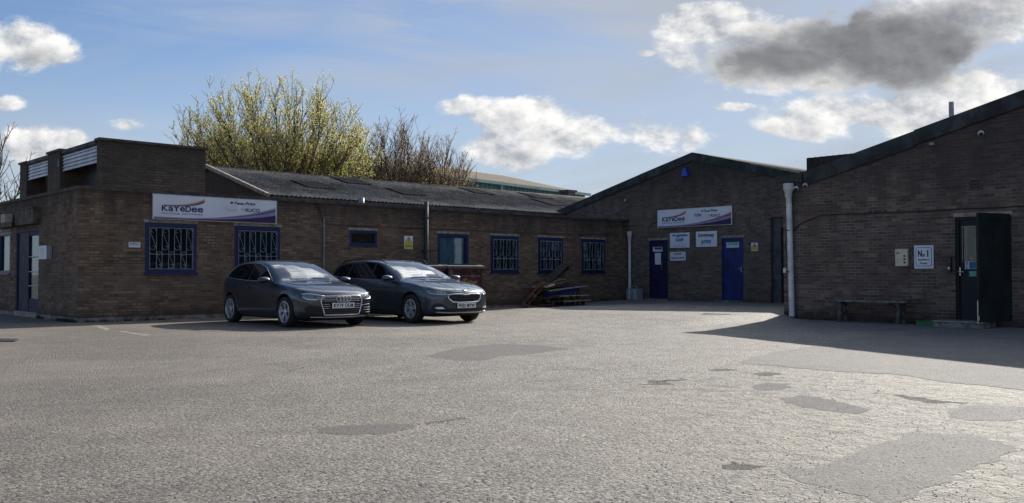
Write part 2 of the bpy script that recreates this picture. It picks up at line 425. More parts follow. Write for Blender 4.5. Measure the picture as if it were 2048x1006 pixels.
# ---------------- office wing (long low brick block, blue windows)
wing = thing('office_building', 'long low brown brick office block with blue framed windows and grey corrugated roof', 'building', (0,0,0))
PW = 2.82; XE = 17.52
WW = {}   # openings on the long wall from the photograph's window corners
for k, (a, b, c, d) in dict(w1=(290,446,393,549), w2=(469,452,560,545), w3=(699,461,754,493), w4=(875,466,937,546), w5=(981,471,1037,547), w6=(1076,475,1126,546), w7=(1163,477,1210,547)).items():
    p = onY(a, b); q = onY(c, d); WW[k] = [p.x, q.x, 1.0, 2.12]
WW['w3'][2] = 1.72; WW['w2'][2] = .98
for k in ('w5','w6','w7'): WW[k][2] = 1.03
mb = MB(); wall_bm(mb, 'Y', 0, 0, XE, -.3, 2.76, [tuple(o) for o in WW.values()], .13)
OL = [(-4.66, -2.80, .12, 2.08), (-6.22, -5.17, .99, 2.06)]   # left face: door, window (u=-Y)
wall_bm(mb, 'X', 0, -13, 0, -.3, 2.76, OL, .13)
mb.add([(XE,0,-.3),(XE,13,-.3),(XE,13,2.76),(XE,0,2.76)], [(0,1,2,3)]); mb.add([(0,13,-.3),(XE,13,-.3),(XE,13,2.76),(0,13,2.76)], [(0,1,2,3)])
mb.build('wall', M['brick_wing'], wing)
mb = MB(); mb.box(-.035, XE+.0, -.035, .2, 2.762, 2.83); mb.box(-.035, .2, .2, 13, 2.762, 2.83)
mb.build('coping', M['coping'], wing)
mb = MB(); mb.box(.012, XE-.01, .012, 12.99, 2.5, 2.6); mb.build('flat_roof', M['roof_felt'], wing)
mb = MB(); mb.box(-.022, XE-.01, -.022, -.001, -.3, .085); mb.box(-.022, -.001, 0, 2.7, -.3, .085); mb.box(-.022, -.001, 4.75, 13, -.3, .085)
mb.build('plinth', M['concrete'], wing)
window(wing, 'Y', 0, *WW['w1'], grille=4, curtain='curtain_dark')
window(wing, 'Y', 0, *WW['w2'], grille=4, curtain='curtain_blue')
window(wing, 'Y', 0, *WW['w3'], curtain=None, fw=.06, label='small shallow high window with blue frame')
w4 = window(wing, 'Y', 0, *WW['w4'], curtain='curtain_pale', label='blue framed window with pale net curtain')
mb = MB(); mb.box(WW['w4'][0]+.42, WW['w4'][0]+.72, .1, .12, 1.0, 1.4); mb.build('paper', M['paper'], w4)
for k in ('w5', 'w6', 'w7'): window(wing, 'Y', 0, *WW[k], grille=4, curtain='curtain_dark')
for k, o in WW.items(): lintel(wing, 'Y', 0, o[0]-.03, o[1]+.03, o[3]+.004, .065)
window(wing, 'X', 0, *OL[1], curtain='curtain_blue', label='blue framed window beside the office door'); lintel(wing, 'X', 0, OL[1][0]-.03, OL[1][1]+.03, 2.064, .06)
# office door: solid blue leaf beside a glazed leaf with bars
u0, u1 = OL[0][:2]
mb = MB(); 
for a, b in ((u0+.003, u0+.07), (u1-.06, u1-.003)): wbox(mb, 'X', 0, a, b, .01, .1, .1, 2.077)
wbox(mb, 'X', 0, u0+.07, u1-.06, .01, .1, 2.0, 2.077); wbox(mb, 'X', 0, u0+.07, u0+.86, .04, .1, .12, 2.0)
wbox(mb, 'X', 0, u0+.86, u0+.95, .03, .1, .12, 2.0); wbox(mb, 'X', 0, u1-.14, u1-.06, .04, .1, .12, 2.0)
wbox(mb, 'X', 0, u0+.95, u1-.14, .04, .1, 1.9, 2.0); wbox(mb, 'X', 0, u0+.95, u1-.14, .04, .1, .12, .42)
dr = mb.build('door', mat('navy_door', (.007,.011,.045), .65), wing)
mb = MB(); wbox(mb, 'X', 0, u0+.95, u1-.14, .065, .07, .42, 1.9); mb.build('glass', M['glass'], dr)
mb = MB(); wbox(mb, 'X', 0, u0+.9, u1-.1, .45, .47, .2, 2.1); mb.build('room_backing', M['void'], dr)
mb = MB()
for z in (.72, 1.05, 1.4): mb.tube([wpt('X', 0, u0+.95, .04, z), wpt('X', 0, u1-.14, .04, z)], .012, 6)
mb.build('handrail', M['steel'], dr)
mb = MB(); wbox(mb, 'X', 0, u0-.02, u1+.02, -.03, .13, -.1, .115); mb.build('threshold', M['lintel'], wing)
mb = MB(); wbox(mb, 'X', 0, -5.9, -2.72, -.16, -.001, 2.15, 2.5); wbox(mb, 'X', 0, -5.92, -2.70, -.18, -.001, 2.501, 2.53)
mb.build('door_canopy', mat('canopy_board', (.1,.085,.06), .85, var=.3, bmp=.4), wing)
# tower
TX0, TX1, TZ = 1.06, 3.58, 4.09
tw = MB()
tw.box(TX0, TX1, 2.0, 2.24, 2.6, TZ)                          # front brick screen
tw.box(TX1-.24, TX1, 2.24, 8.4, 2.6, TZ)
tw.box(TX0-.06, TX0+.5, 4.75, 5.75, 2.6, TZ+.02)               # pier
tw.box(TX0-.03, TX0+.45, 7.75, 8.4, 2.6, TZ-.02)
tw.box(TX0+.6, TX1-.24, 8.15, 8.4, 2.6, TZ)
tower = tw.build('upper_storey', M['brick_tower'], wing)
for bx_ in ((TX0-.05, TX1+.05, 1.94, 2.28, TZ+.001, TZ+.06), (TX0-.1, TX0+.54, 4.7, 5.79, TZ+.021, TZ+.075), (TX0-.07, TX0+.45, 7.71, 8.44, TZ-.019, TZ+.035)):
    mb = MB(); mb.box(*bx_); mb.build('coping', M['coping'], tower)
mb = MB(); mb.box(TX0+.02, TX1-.24, 2.28, 4.7, TZ-.1, TZ+.0); mb.box(TX0+.02, TX1-.24, 5.79, 7.71, TZ-.1, TZ+.0)
mb.box(TX0-.03, TX0+.02, 2.26, 4.7, TZ-.06, TZ+.03); mb.box(TX0-.03, TX0+.02, 5.79, 7.71, TZ-.06, TZ+.03)
mb.build('roof', M['roof_felt'], tower)
for (ya, yb) in ((2.26, 4.745), (5.755, 7.74)):
    mb = MB(); n = 5; z0 = TZ-.06; h = .088
    for i in range(n):
        z = z0-i*h
        mb.prism([(TX0+.04, ya, z), (TX0-.0, ya, z-h+.006), (TX0+.02, ya, z-h+.002), (TX0+.07, ya, z)], (0, yb-ya, 0))
    mb.build('weatherboard', M['slat_white'], tower)
mb = MB(); mb.box(TX0+.5, TX0+.56, 2.25, 4.74, 2.6, TZ-.12); mb.box(TX0+.5, TX0+.56, 5.76, 7.74, 2.6, TZ-.12); mb.build('recess_panel', M['darkgrey'], tower)  # dark grey backing: shade of the openings below the boards put into its colour
mb = MB(); c = onX(119, 327, TX0-.06); mb.prism([(c.x-.03, c.y-.09, c.z-.08), (c.x-.03, c.y+.09, c.z-.08), (c.x-.03, c.y+.04, c.z+.1), (c.x-.03, c.y-.04, c.z+.1)], (.028,0,0))
tag(mb.build('alarm_box', M['teal'], None), 'small green wedge shaped alarm box on the brick pier of the upper storey', 'alarm box')
# long corrugated roof
EX0, EX1, EY, EZ, RY, RZ = 5.8, 31.0, 3.0, 3.16, 6.87, 4.27
mb = MB(); mb.smooth = True; corr(mb, EX0, EX1, EY, EZ, RY, RZ, rows=3); corr(mb, EX0, EX1, 2*RY-EY, EZ, RY, RZ, rows=3)
lr = mb.build('corrugated_roof', M['corr'], wing)
mb = MB(); mb.smooth = True; mb.tube([(EX0-.02, RY, RZ-.01), (EX1, RY, RZ-.01)], .055, 10); mb.build('ridge_cap', M['corr'], lr)
def on_roof(x, f): return Vector((x, EY+(RY-EY)*f, EZ+(RZ-EZ)*f))
for (xa, fa, fb) in ((7.9,.36,.66), (10.1,.7,.98), (11.3,.36,.64), (15.6,.7,.96), (18.2,.36,.66), (18.6,.7,.97), (21.6,.34,.64), (23.6,.7,.97), (26.4,.36,.66)):
    mb = MB(); mb.smooth = True; a = on_roof(xa, fa); b = on_roof(xa, fb); up = Vector((0,-.276,.961))*.03
    xa = EX0+round((xa-EX0)/.146)*.146
    corr(mb, xa, xa+1.022, a.y+up.y, a.z+up.z, b.y+up.y, b.z+up.z, rows=1)
    mb.build('rooflight_sheet', M['corr_dark'], lr)
mb = MB(); mb.add([(EX0+.15, EY+.1, 2.6), (EX0+.15, 2*RY-EY-.1, 2.6), (EX0+.15, 2*RY-EY-.1, EZ-.02), (EX0+.15, RY, RZ-.05), (EX0+.15, EY+.1, EZ-.02)], [(0,1,2,3,4)])
mb.add([(EX0+.15, EY+.1, 2.6), (EX1, EY+.1, 2.6), (EX1, EY+.1, EZ-.01), (EX0+.15, EY+.1, EZ-.01)], [(0,1,2,3)])
mb.build('gable_wall', M['brick_tower'], wing)
mb = MB()
for s in (0, 1):
    a = Vector((EX0, EY-.05 if not s else 2*RY-EY+.05, EZ-.0)); b = Vector((EX0, RY, RZ+.03))
    mb.bar(a, b, .09, .1, up=(0,0,1))
mb.build('verge_board', M['lintel'], lr)
mb = MB(); mb.box(EX0+.1, EX1, EY-.14, EY-.02, EZ-.13, EZ-.03); mb.build('gutter', M['darkgrey'], lr)
# pipes and cables
p = onY(849, 403, -.07)
mb = MB(); mb.smooth = True; mb.tube([(8.91, -.075, -.2), (8.91, -.075, 2.97)], .06, 12); mb.smooth = False
for z in (.6, 1.6, 2.5): mb.box(8.82, 9.0, -.145, -.001, z, z+.045)
tag(mb.build('soil_pipe', M['pvc_grey'], wing))
mb = MB(); c = onY(723, 400, .3); mb.smooth = True; mb.tube([(c.x, .3, 2.6), (c.x, .3, 2.99)], .075, 12); mb.smooth = False
mb.build('vent_pipe', M['conduit'], wing)
mb = MB(); c = onY(648, 445, -.02); mb.tube([(c.x, -.022, .1), (c.x, -.022, 2.38)], .016, 6)
for z in (.5, 1.1, 1.7, 2.2): mb.box(c.x-.03, c.x+.03, -.04, -.001, z, z+.02)
mb.build('conduit', M['conduit'], wing)
mb = MB(); q = [onY(a, b, -.012) for a, b in ((622,404),(634,410),(640,420),(644,436),(648,446),(655,449),(800,455),(1000,463),(1240,470))]; mb.tube(q, .008, 4)
mb.build('wall_cable', M['black'], wing)
mb = MB(); a = onY(760, 447); b = onY(774, 457); mb.box(a.x, b.x, -.008, .0, b.z, a.z)
for i in range(4):
    for j in range(2): mb.box(a.x+.02+i*.05, a.x+.05+i*.05, -.012, -.008, b.z+.02+j*.05, b.z+.05+j*.05)
mb.build('air_brick', mat('terracotta_vent', (.3,.15,.08), .9), wing)
def hopper_pipe(root, x, y, z0, z1, r, m, hop=True, straps=(), lean=0, shoe=(0,-.12)):
    mb = MB(); mb.smooth = True
    mb.tube([(x+shoe[0], y+shoe[1]+lean, z0), (x, y+lean, z0+.09), (x, y, z1)], r, 14); 
    if hop: mb.lathe([(r*.9, z1-.32), (r*1.25, z1-.3), (r*1.3, z1-.2), (r*1.7, z1-.14), (r*1.85, z1-.13), (r*1.85, z1), (r*1.6, z1+.005), (0, z1+.005)], (x, y, 0), (0,0,1), 16)
    mb.smooth = False
    o = mb.build('downpipe', m, root, angle=40)
    for z in straps:
        mb = MB(); mb.tube([(x+math.cos(a)*(r+.006), y+math.sin(a)*(r+.006), z) for a in [k*math.pi/8 for k in range(16)]], .011, 4, closed=True)
        mb.box(x+r*.5, x+r+.07, y-.02, y+.02, z-.02, z+.02); mb.build('strap', M['black'], o)
    return o
hopper_pipe(wing, XE-.12, -.13, .16, 2.42, .05, M['pvc_white'], shoe=(-.02,-.02))

# ---------------- gable building
gb = thing('gabled_workshop', 'brick workshop with low gable, two blue doors and dark cement bargeboards', 'building', (XE, -2.6, .1))
GA, GZ, GS = 2.61, 4.80, .2585    # apex u, z, slope
def grz(u): return GZ-abs(u-GA)*GS
D1 = (.86, 1.63, .2, 2.10); D2 = (3.68, 4.45, .2, 2.10); SH = (5.38, 8.2, .12, 2.66)
mb = MB(); wall_bm(mb, 'X', XE, -3.5, 8.7, -.3, 3.0, [D1, D2, SH], .2)
mb.add([wpt('X', XE, u, 0, z) for u, z in ((-3.5,3.0),(8.7,3.0),(8.7,grz(8.7)-.1),(GA,GZ-.12),(-3.5,grz(-3.5)-.1))], [(0,1,2,3,4)])
mb.add([(XE,3.5,-.3),(42,3.5,-.3),(42,3.5,3.2),(XE,3.5,3.2)], [(0,1,2,3)]); mb.add([(XE,-8.7,-.3),(42,-8.7,-.3),(42,-8.7,3.2),(XE,-8.7,3.2)], [(0,1,2,3)])
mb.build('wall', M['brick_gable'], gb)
mb = MB(); mb.smooth = True; corr(mb, XE-.02, 42, 3.75, GZ-(3.75+GA)*GS+.02, -GA, GZ+.03, rows=3); corr(mb, XE-.02, 42, -9.0, grz(9.0)+.02, -GA, GZ+.03, rows=3)
gr_ = mb.build('corrugated_roof', M['corr'], gb)
mb = MB(); bh = .25
for s in (-1, 1):
    ue = GA+s*6.35; n = 3
    for i in range(n):
        ua = GA+s*6.35*i/n+(.001*s); ub = GA+s*6.35*(i+1)/n; e = .012*(i % 2)
        mb.prism([wpt('X', XE-.05-e, ua, 0, grz(ua)+.035+e), wpt('X', XE-.05-e, ub, 0, grz(ub)+.035+e), wpt('X', XE-.05-e, ub, 0, grz(ub)+.035-bh), wpt('X', XE-.05-e, ua, 0, grz(ua)+.035-bh)], (.05+e-.002, 0, 0))
mb.build('bargeboard', M['barge'], gb)
for o in (D1, D2): lintel(gb, 'X', XE, o[0]-.03, o[1]+.03, o[3]+.003, .07)
def plain_door(o, m, nm):
    mb = MB(); wbox(mb, 'X', XE, o[0]+.03, o[1]-.03, .045, .09, o[2], o[3]-.03); 
    for a, b in ((o[0]+.002, o[0]+.03), (o[1]-.03, o[1]-.002)): wbox(mb, 'X', XE, a, b, .02, .11, o[2], o[3]-.002)
    wbox(mb, 'X', XE, o[0]+.03, o[1]-.03, .02, .11, o[3]-.03, o[3]-.002)
    d = mb.build('door', m, gb); d['label'] = nm
    mb = MB(); wbox(mb, 'X', XE, o[0]-.1, o[1]+.12, -.22, .2, .02, o[2]-.004); mb.build('doorstep', M['concrete'], gb); return d
d1 = plain_door(D1, M['purple_door'], 'navy door with white papers and a pull handle'); d2 = plain_door(D2, M['blue_door'], 'blue door with one green and white notice')
mb = MB(); h0 = onX(1326, 541, XE+.04); mb.tube([h0+Vector((0,0,0)), h0+Vector((-.06,0,.02)), h0+Vector((-.06,0,.24)), h0+Vector((0,0,.26))], .014, 6); mb.build('handle', M['steel'], d1)
mb = MB(); h0 = onX(1483, 539, XE+.04); wbox(mb, 'X', XE, -h0.y-.02, -h0.y+.02, .02, .044, h0.z-.08, h0.z+.08); mb.tube([h0+Vector((-.04,0,.03)), h0+Vector((-.04,.1,.03))], .01, 6); mb.build('handle', M['steel'], d2)
for d, (a, b, c, e), k in ((d1, (1306,494,1325,503), 0), (d1, (1310,506,1322,529), 1), (d2, (1453,485,1478,495), 2)):
    B = Board('X', onX(a, b, XE+.043), onX(c, e, XE+.043), 'notice', '', '', M['paper'], t=.004, child_of=d, standoff=.001)
    if k == 0: B.rect(.2, .42, .95, .9, 'printed_band', M['teal'])
    if k == 2: B.rect(.08, .45, .92, .92, 'printed_band', M['green_ink']); B.text('FIRE EXIT', .15, .52, .85, .84, M['paper'], 3)
# shutter
mb = MB(); n = 46
pts = []
for i in range(n+1):
    z = SH[2]+(SH[3]-SH[2])*i/n; pts.append((.3 if i % 2 else .27, z))
vs = []; 
for d, z in pts: vs += [wpt('X', XE, SH[0]+.28, d, z), wpt('X', XE, SH[1], d, z)]
mb.add(vs, [(2*i, 2*i+1, 2*i+3, 2*i+2) for i in range(n)])
sh = mb.build('roller_shutter', M['teal'], gb)
mb = MB(); wbox(mb, 'X', XE, SH[0]+.002, SH[0]+.28, .1, .36, SH[2], SH[3]-.002); wbox(mb, 'X', XE, SH[0]+.28, SH[1], .12, .4, SH[3]-.3, SH[3]-.002); mb.build('guide_rail', M['darkgrey'], sh)
B = Board('X', onX(1365,545,XE), onX(1384,553,XE), 'vent_grille', '', '', mat('buff_vent', (.16,.15,.13), .9), t=.012, child_of=gb)
B.rect(.04, .42, .96, .5, 'slot', M['void'])

# ---------------- right building
XR = 11.94
rb = thing('brick_warehouse', 'large shaded brick unit on the right with rising dark bargeboard and dark green door', 'building', (XR, -16, 0))
def rrz(u): return 3.205+.2545*(u-9.667) if u < 20.5 else 3.205+.2545*(20.5-9.667)-.2545*(u-20.5)
DR = (12.79, 13.76, .13, 2.09)
mb = MB(); wall_bm(mb, 'X', XR, 9.11, 32, -.3, 2.9, [DR], .2)
U = [9.11, 20.5, 31.9]
mb.add([wpt('X', XR, 9.11, 0, 2.9), wpt('X', XR, 32, 0, 2.9), wpt('X', XR, 31.9, 0, rrz(31.9)-.05), wpt('X', XR, 20.5, 0, rrz(20.5)-.05), wpt('X', XR, 9.11, 0, rrz(9.11)-.06)], [(0,1,2,3,4)])
mb.add([(XR,-9.11,-.3),(XE-.02,-9.11,-.3),(XE-.02,-9.11,2.98),(XR,-9.11,2.98)], [(0,1,2,3)])
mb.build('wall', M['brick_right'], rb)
mb = MB(); mb.smooth = True; corr(mb, XR-.02, 30, -9.0, rrz(9.0)+.0, -20.5, rrz(20.5)+.0, rows=5); corr(mb, XR-.02, 30, -32, rrz(32)+.0, -20.5, rrz(20.5)+.0, rows=5)
mb.build('corrugated_roof', M['corr'], rb)
mb = MB(); bh = .31; ed = [9.45, 12.05, 14.85, 17.6, 20.5, 23.5, 26.5, 29.5, 32]
for i in range(len(ed)-1):
    ua, ub = ed[i]+.003, ed[i+1]-.003; e = .014*(i % 2)
    q = lambda u: rrz(u)+.03+e
    mb.prism([wpt('X', XR-.06-e, ua, 0, q(ua)), wpt('X', XR-.06-e, ub, 0, q(ub)), wpt('X', XR-.06-e, ub, 0, q(ub)-bh+e), wpt('X', XR-.06-e, ua, 0, q(ua)-bh+e)], (.058+e, 0, 0))
mb.build('bargeboard', M['barge'], rb)
mb = MB(); mb.box(XR-.05, XE-.05, -9.3, -9.0, 3.03, 3.07); mb.box(XR-.05, XE-.05, -9.04, -9.0, 3.07, 3.16); mb.prism([(XR-.102, -8.98, 3.03), (XR-.102, -9.62, 3.0), (XR-.102, -9.62, 3.22), (XR-.102, -9.2, 3.17), (XR-.102, -8.98, 3.17)], (.05,0,0))
mb.build('valley_gutter', M['black'], rb)
hopper_pipe(rb, XR-.1, -9.3, .06, 2.99, .062, M['pvc_white'], straps=(1.96, 1.05), lean=-.06, shoe=(-.03,-.02))
lintel(rb, 'X', XR, DR[0]-.02, DR[1]+.06, DR[3]+.003, .075)
# inner door with glazed panel
mb = MB(); a = onX(1924, 454, XR+.08); b = onX(1953, 524, XR+.08); g0, g1, gz0, gz1 = -a.y, 13.62-.1, b.z, a.z
wbox(mb, 'X', XR, DR[0]+.05, g0, .08, .13, DR[2], DR[3]-.05); wbox(mb, 'X', XR, g1, DR[1]-.05, .08, .13, DR[2], DR[3]-.05)
wbox(mb, 'X', XR, g0, g1, .08, .13, DR[2], gz0); wbox(mb, 'X', XR, g0, g1, .08, .13, gz1, DR[3]-.05)
for q, r in ((DR[0]+.002, DR[0]+.05), (DR[1]-.05, DR[1]-.002)): wbox(mb, 'X', XR, q, r, .04, .15, DR[2], DR[3]-.002)
wbox(mb, 'X', XR, DR[0]+.05, DR[1]-.05, .04, .15, DR[3]-.05, DR[3]-.002)
d3 = mb.build('door', M['door_green'], rb); d3['label'] = 'inner dark green door with a tall glazed panel'
mb = MB(); wbox(mb, 'X', XR, g0, g1, .1, .105, gz0, gz1); mb.build('glass', M['glass'], d3)
mb = MB(); wbox(mb, 'X', XR, g0, g0+.012, .07, .08, gz0, gz1); wbox(mb, 'X', XR, g0, g1, .07, .08, gz1, gz1+.012); mb.build('glazing_bead', M['dull_edge'], d3)
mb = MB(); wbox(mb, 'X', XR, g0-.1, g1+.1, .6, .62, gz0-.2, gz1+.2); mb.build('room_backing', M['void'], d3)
mb = MB(); wbox(mb, 'X', XR, g0+.16, g0+.28, .3, .31, gz0+.1, gz1-.2); pp = mb.build('poster', M['paper'], d3)
mb = MB()
for i in range(3):
    for j in range(2): wbox(mb, 'X', XR, g0+.14+j*.075, g0+.2+j*.075, .29, .299, gz1-.3-i*.09, gz1-.24-i*.09)
mb.build('printed_square', M['blue_ink'], pp)
mb = MB(); a = onX(1918,544,XR+.07); wbox(mb, 'X', XR, -a.y-.025, -a.y+.035, .055, .08, a.z-.07, a.z+.09); mb.tube([Vector((XR+.03, a.y, a.z)), Vector((XR+.03, a.y-.1, a.z))], .012, 6); mb.build('handle', M['steel'], d3)
for (a, b, c, e, m) in ((1930,523,1953,538,'paper'), (1938,542,1954,553,'green_ink')):
    B = Board('X', onX(a, b, XR+.078), onX(c, e, XR+.078), 'door_sticker', '', '', M[m], t=.003, child_of=d3, standoff=.001)
    if m == 'paper': B.rect(.38, .05, .98, .95, 'printed_band', M['cyan_ink']); B.text('8', .08, .52, .26, .95, M['blue_ink']); B.text('6', .08, .05, .26, .45, M['blue_ink'])
    else: B.text('THIS DOOR', .1, .55, .9, .85, M['paper']); B.text('LOCK', .2, .15, .8, .45, M['paper'])
# outer security leaf, standing open towards the yard
th = R(72); hx = Vector((XR-.01, -13.77, 0)); dv = Vector((-math.sin(th), math.cos(th), 0)); nv = Vector((-dv.y, dv.x, 0))
mb = MB(); W_ = .86; mb.obox(hx+dv*W_/2+Vector((0,0,1.12)), dv*W_/2, nv*.02, Vector((0,0,.99)))
for z in (.2, 2.04): mb.obox(hx+dv*W_/2+Vector((0,0,z)), dv*W_/2*.98, nv*.028, Vector((0,0,.04)))
for s in (.04, .96): mb.obox(hx+dv*W_*s+Vector((0,0,1.12)), dv*.035, nv*.028, Vector((0,0,.94)))
leaf = mb.build('outer_door', M['door_green'], rb); leaf['label'] = 'outer dark security door standing open'
mb = MB(); e = hx+dv*(W_+.012); mb.tube([e+Vector((0,0,.1)), e+Vector((0,0,.52))], .012, 6); mb.tube([e+Vector((0,0,.16)), e+Vector((-.03,-.03,.16)), e+Vector((-.03,-.03,.24))], .01, 6); mb.build('drop_bolt', M['steel'], leaf)
mb = MB(); mb.obox(hx+dv*W_*.45-nv*.0+Vector((0,0,1.62)), dv*.1, nv*.032, Vector((0,0,.17))); mb.build('vision_panel', M['black'], leaf)
mb = MB(); mb.tube([e+Vector((.0,0,1.26)), e+Vector((-.03,.06,1.24)), e+Vector((-.03,.1,1.3))], .014, 6); mb.build('latch', mat('brass', (.5,.35,.2), .4, .8), leaf)
B = Board('X', onX(1938,357,XR), onX(1962,378,XR), 'air_brick', '', '', mat('sandy_vent', (.1,.085,.07), .9), t=.008, child_of=rb)
for i in range(3):
    for j in range(4): B.rect(.1+.21*j, .1+.27*i, .25+.21*j, .27+.27*i, 'slot', M['void'])
# corrugated upstand behind the valley
mb = MB(); XU = 12.7; a = onX(1613, 316, XU); n = 60
vs = []
for i in range(n+1):
    y = a.y+(-11.4-a.y)*i/n; x = XU+.025*math.cos(i*math.pi/2); vs += [(x, y, 2.9), (x, y, a.z+.0)]
mb.add(vs, [(2*i, 2*i+2, 2*i+3, 2*i+1) for i in range(n)])
mb.add([(XU,a.y,2.9),(XU,a.y,a.z),(XU+3,a.y,a.z),(XU+3,a.y,2.9)], [(0,1,2,3)]); mb.add([(XU-.03,a.y,a.z-.01),(XU-.03,-11.4,a.z-.01),(XU+3,-11.4,a.z-.01),(XU+3,a.y,a.z-.01)], [(0,1,2,3)])
mb.build('roof_upstand', M['corr_dark'], rb)
mb = MB(); mb.smooth = True; a = onX(1903, 235, 13.6); t_ = onX(1903, 204, 13.6); mb.tube([(13.6, a.y, a.z-.6), (13.6, a.y, t_.z)], .052, 12); mb.smooth = False
mb.build('flue_pipe', mat('grey_flue', (.33,.34,.35), .5), rb)

# ---------------- far warehouse in green cladding
A = dep(700, 55); B_ = dep(1162, 75); dv = (B_-A).normalized(); nv = Vector((-dv.y, dv.x, 0)); zE = 7.55
wh = thing('cladding_warehouse', 'distant warehouse in green ribbed cladding with tan lichened roof', 'building', A)
S0 = A-dv*3.0; L_ = (B_-A).length+3.6; n = int(L_/.5)
mb = MB(); vs = []
for i in range(n*4+1):
    p = S0+dv*(L_*i/(4*n)); o = nv*(.08 if i % 4 in (0, 1) else 0)
    vs += [p+o, p+o+Vector((0,0,zE))]
mb.add(vs, [(2*i, 2*i+2, 2*i+3, 2*i+1) for i in range(n*4)])
e0 = S0; e1 = S0+dv*L_
mb.add([e1, e1+nv*18, e1+nv*18+Vector((0,0,zE)), e1+nv*9+Vector((0,0,zE+2.15)), e1+Vector((0,0,zE))], [(0,1,2,3,4)])
mb.add([e0, e0+nv*18, e0+nv*18+Vector((0,0,zE)), e0+nv*9+Vector((0,0,zE+2.15)), e0+Vector((0,0,zE))], [(0,1,2,3,4)])
mb.build('wall', M['clad'], wh)
mb = MB(); mb.smooth = True
for s in (0, 1):
    n = 160; vs = []
    for j in range(2):
        for i in range(n+1):
            p = e0-dv*.3+dv*((L_+.6)*i/n)+nv*((-.25 if not s else 18.25)+(9.25 if not s else -9.25)*j); vs.append(p+Vector((0,0,zE+.05+2.15*j+.03*math.cos(i*math.pi/2))))
    mb.add(vs, [(i, i+1, n+2+i, n+1+i) for i in range(n)])
mb.build('roof', M['ware_roof'], wh)
mb = MB(); mb.obox(e0+dv*L_/2-nv*.3+Vector((0,0,zE+.0)), dv*(L_/2+.3), nv*.12, Vector((0,0,.1))); mb.build('gutter', M['clad_pale'], wh)
for px in (1122, 1000, 880):
    d = ray(px, 400); d.z = 0; rel = S0-CAM; det = d.x*(-dv.y)+d.y*dv.x; k = (rel.x*(-dv.y)+rel.y*dv.x)/det; p = CAM+d*k; p.z = 0
    mb = MB(); mb.tube([p-nv*.15, p-nv*.15+Vector((0,0,zE))], .09, 8); mb.build('downpipe', M['clad_pale'], wh)
p = dep(1136, 62); mb = MB(); zt = 1+(548-384)/F*62
mb.box(p.x-.35, p.x+.35, p.y-.35, p.y+.35, 0, zt); mb.box(p.x-.45, p.x+.45, p.y-.45, p.y+.45, zt, zt+.12)
tag(mb.build('roof_vent', M['darkgrey'], None, fix=True), 'dark boxy roof vent beside the distant green warehouse eaves', 'vent')
# ================================================================== SIGNS AND FIXTURES
def bez(p0, p1, p2, n=10): return [((1-t)**2*p0[0]+2*(1-t)*t*p1[0]+t*t*p2[0], (1-t)**2*p0[1]+2*(1-t)*t*p1[1]+t*t*p2[1]) for t in [i/n for i in range(n+1)]]
def band(B, up, lo, name, m, lvl): return B.poly(bez(*up)+bez(*lo)[::-1], name, m, lvl)
def company_sign(face, p0, p1, label, foba):
    B = Board(face, p0, p1, 'company_sign', label, 'sign', t=.03, standoff=.02)
    B.frame(.012, M['lintel'])
    # logo swoosh over the name
    a = (.07, .60); 
    band(B, ((.08,.59),(.28,.58),(.40,.92)), ((.08,.565),(.30,.54),(.395,.84)), 'swoosh', M['orange_ink'], 1)
    band(B, ((.08,.585),(.30,.55),(.398,.85)), ((.08,.55),(.31,.50),(.392,.74)), 'swoosh', M['purple_ink'], 2)
    for i, (ch, x0, x1, up) in enumerate((('K',.066,.114,0),('a',.116,.153,1),('Y',.150,.203,0),('e',.203,.242,1),('D',.245,.290,0),('e',.292,.336,1),('e',.339,.384,1))):
        B.text(ch, x0, .335, x1, .57 if not up else .53, M['navy_ink'], bold=.022)
    B.text('marking solutions', .066, .2, .378, .29, M['navy_ink'], bold=.012, space=1.25)
    B.text('Teca-Print', .635, .75, .815, .87, M['navy_ink'], shear=.35, bold=.03)
    B.rect(.605, .78, .625, .86, 'emblem', M['navy_ink']); B.rect(.611, .76, .619, .8, 'emblem', M['navy_ink'], 2)
    for i in range(3):
        for j in range(3): B.rect(.698+i*.009, .47+j*.055, .703+i*.009, .505+j*.055, 'emblem', M['grey_ink' if i < 2 else 'orange_ink'])
    B.text('RUCO', .73, .46, .852, .61, M['black_ink'], bold=.02)
    if foba:
        B.text('FOBA', .515, .52, .61, .68, M['black_ink'], bold=.02); B.text('laser marking', .52, .43, .605, .47, M['grey_ink'], bold=0)
    else:
        B.text('advanced marking', .565, .51, .655, .55, M['grey_ink'], bold=0); B.text('engraving laser systems', .57, .45, .66, .49, M['grey_ink'], bold=0)
    band(B, ((.01,.075),(.62,.02),(.99,.70)), ((.01,.03),(.62,.02),(.99,.62)), 'swoosh', M['orange_ink'], 1)
    band(B, ((.01,.07),(.62,.015),(.99,.64)), ((.01,.03),(.62,.015),(.99,.5)), 'swoosh', M['blue_ink' if not foba else 'purple_ink'], 2)
    band(B, ((.01,.10),(.62,.02),(.99,.50)), ((.01,.03),(.62,.015),(.99,.34)), 'swoosh', M['lilac_ink'], 3)
    band(B, ((.01,.055),(.66,.0),(.99,.36)), ((.01,.02),(.5,.02),(.99,.02)), 'swoosh', M['plum_ink'], 4)
    return B
a = onY(304, 386); b = onY(551, 385); a.z = 2.745; p1 = onY(551, 445); p1.z = 2.2
company_sign('Y', a, p1, 'long white company sign with purple swoosh on the left office block above two barred windows', False)
company_sign('X', onX(1317, 421, XE), onX(1466, 449, XE), 'white company sign high on the gable wall between the two blue doors', True)
B = Board('X', onX(1341,466.5,XE), onX(1380,495,XE), 'shop_sign', 'white Augusta Golf sign with turquoise lettering, left of the kingsway sign', 'sign', standoff=.01)
B.text('Augusta', .1, .7, .92, .95, M['cyan_ink'], bold=.04); B.text('Golf', .29, .42, .7, .66, M['cyan_ink'], bold=.04)
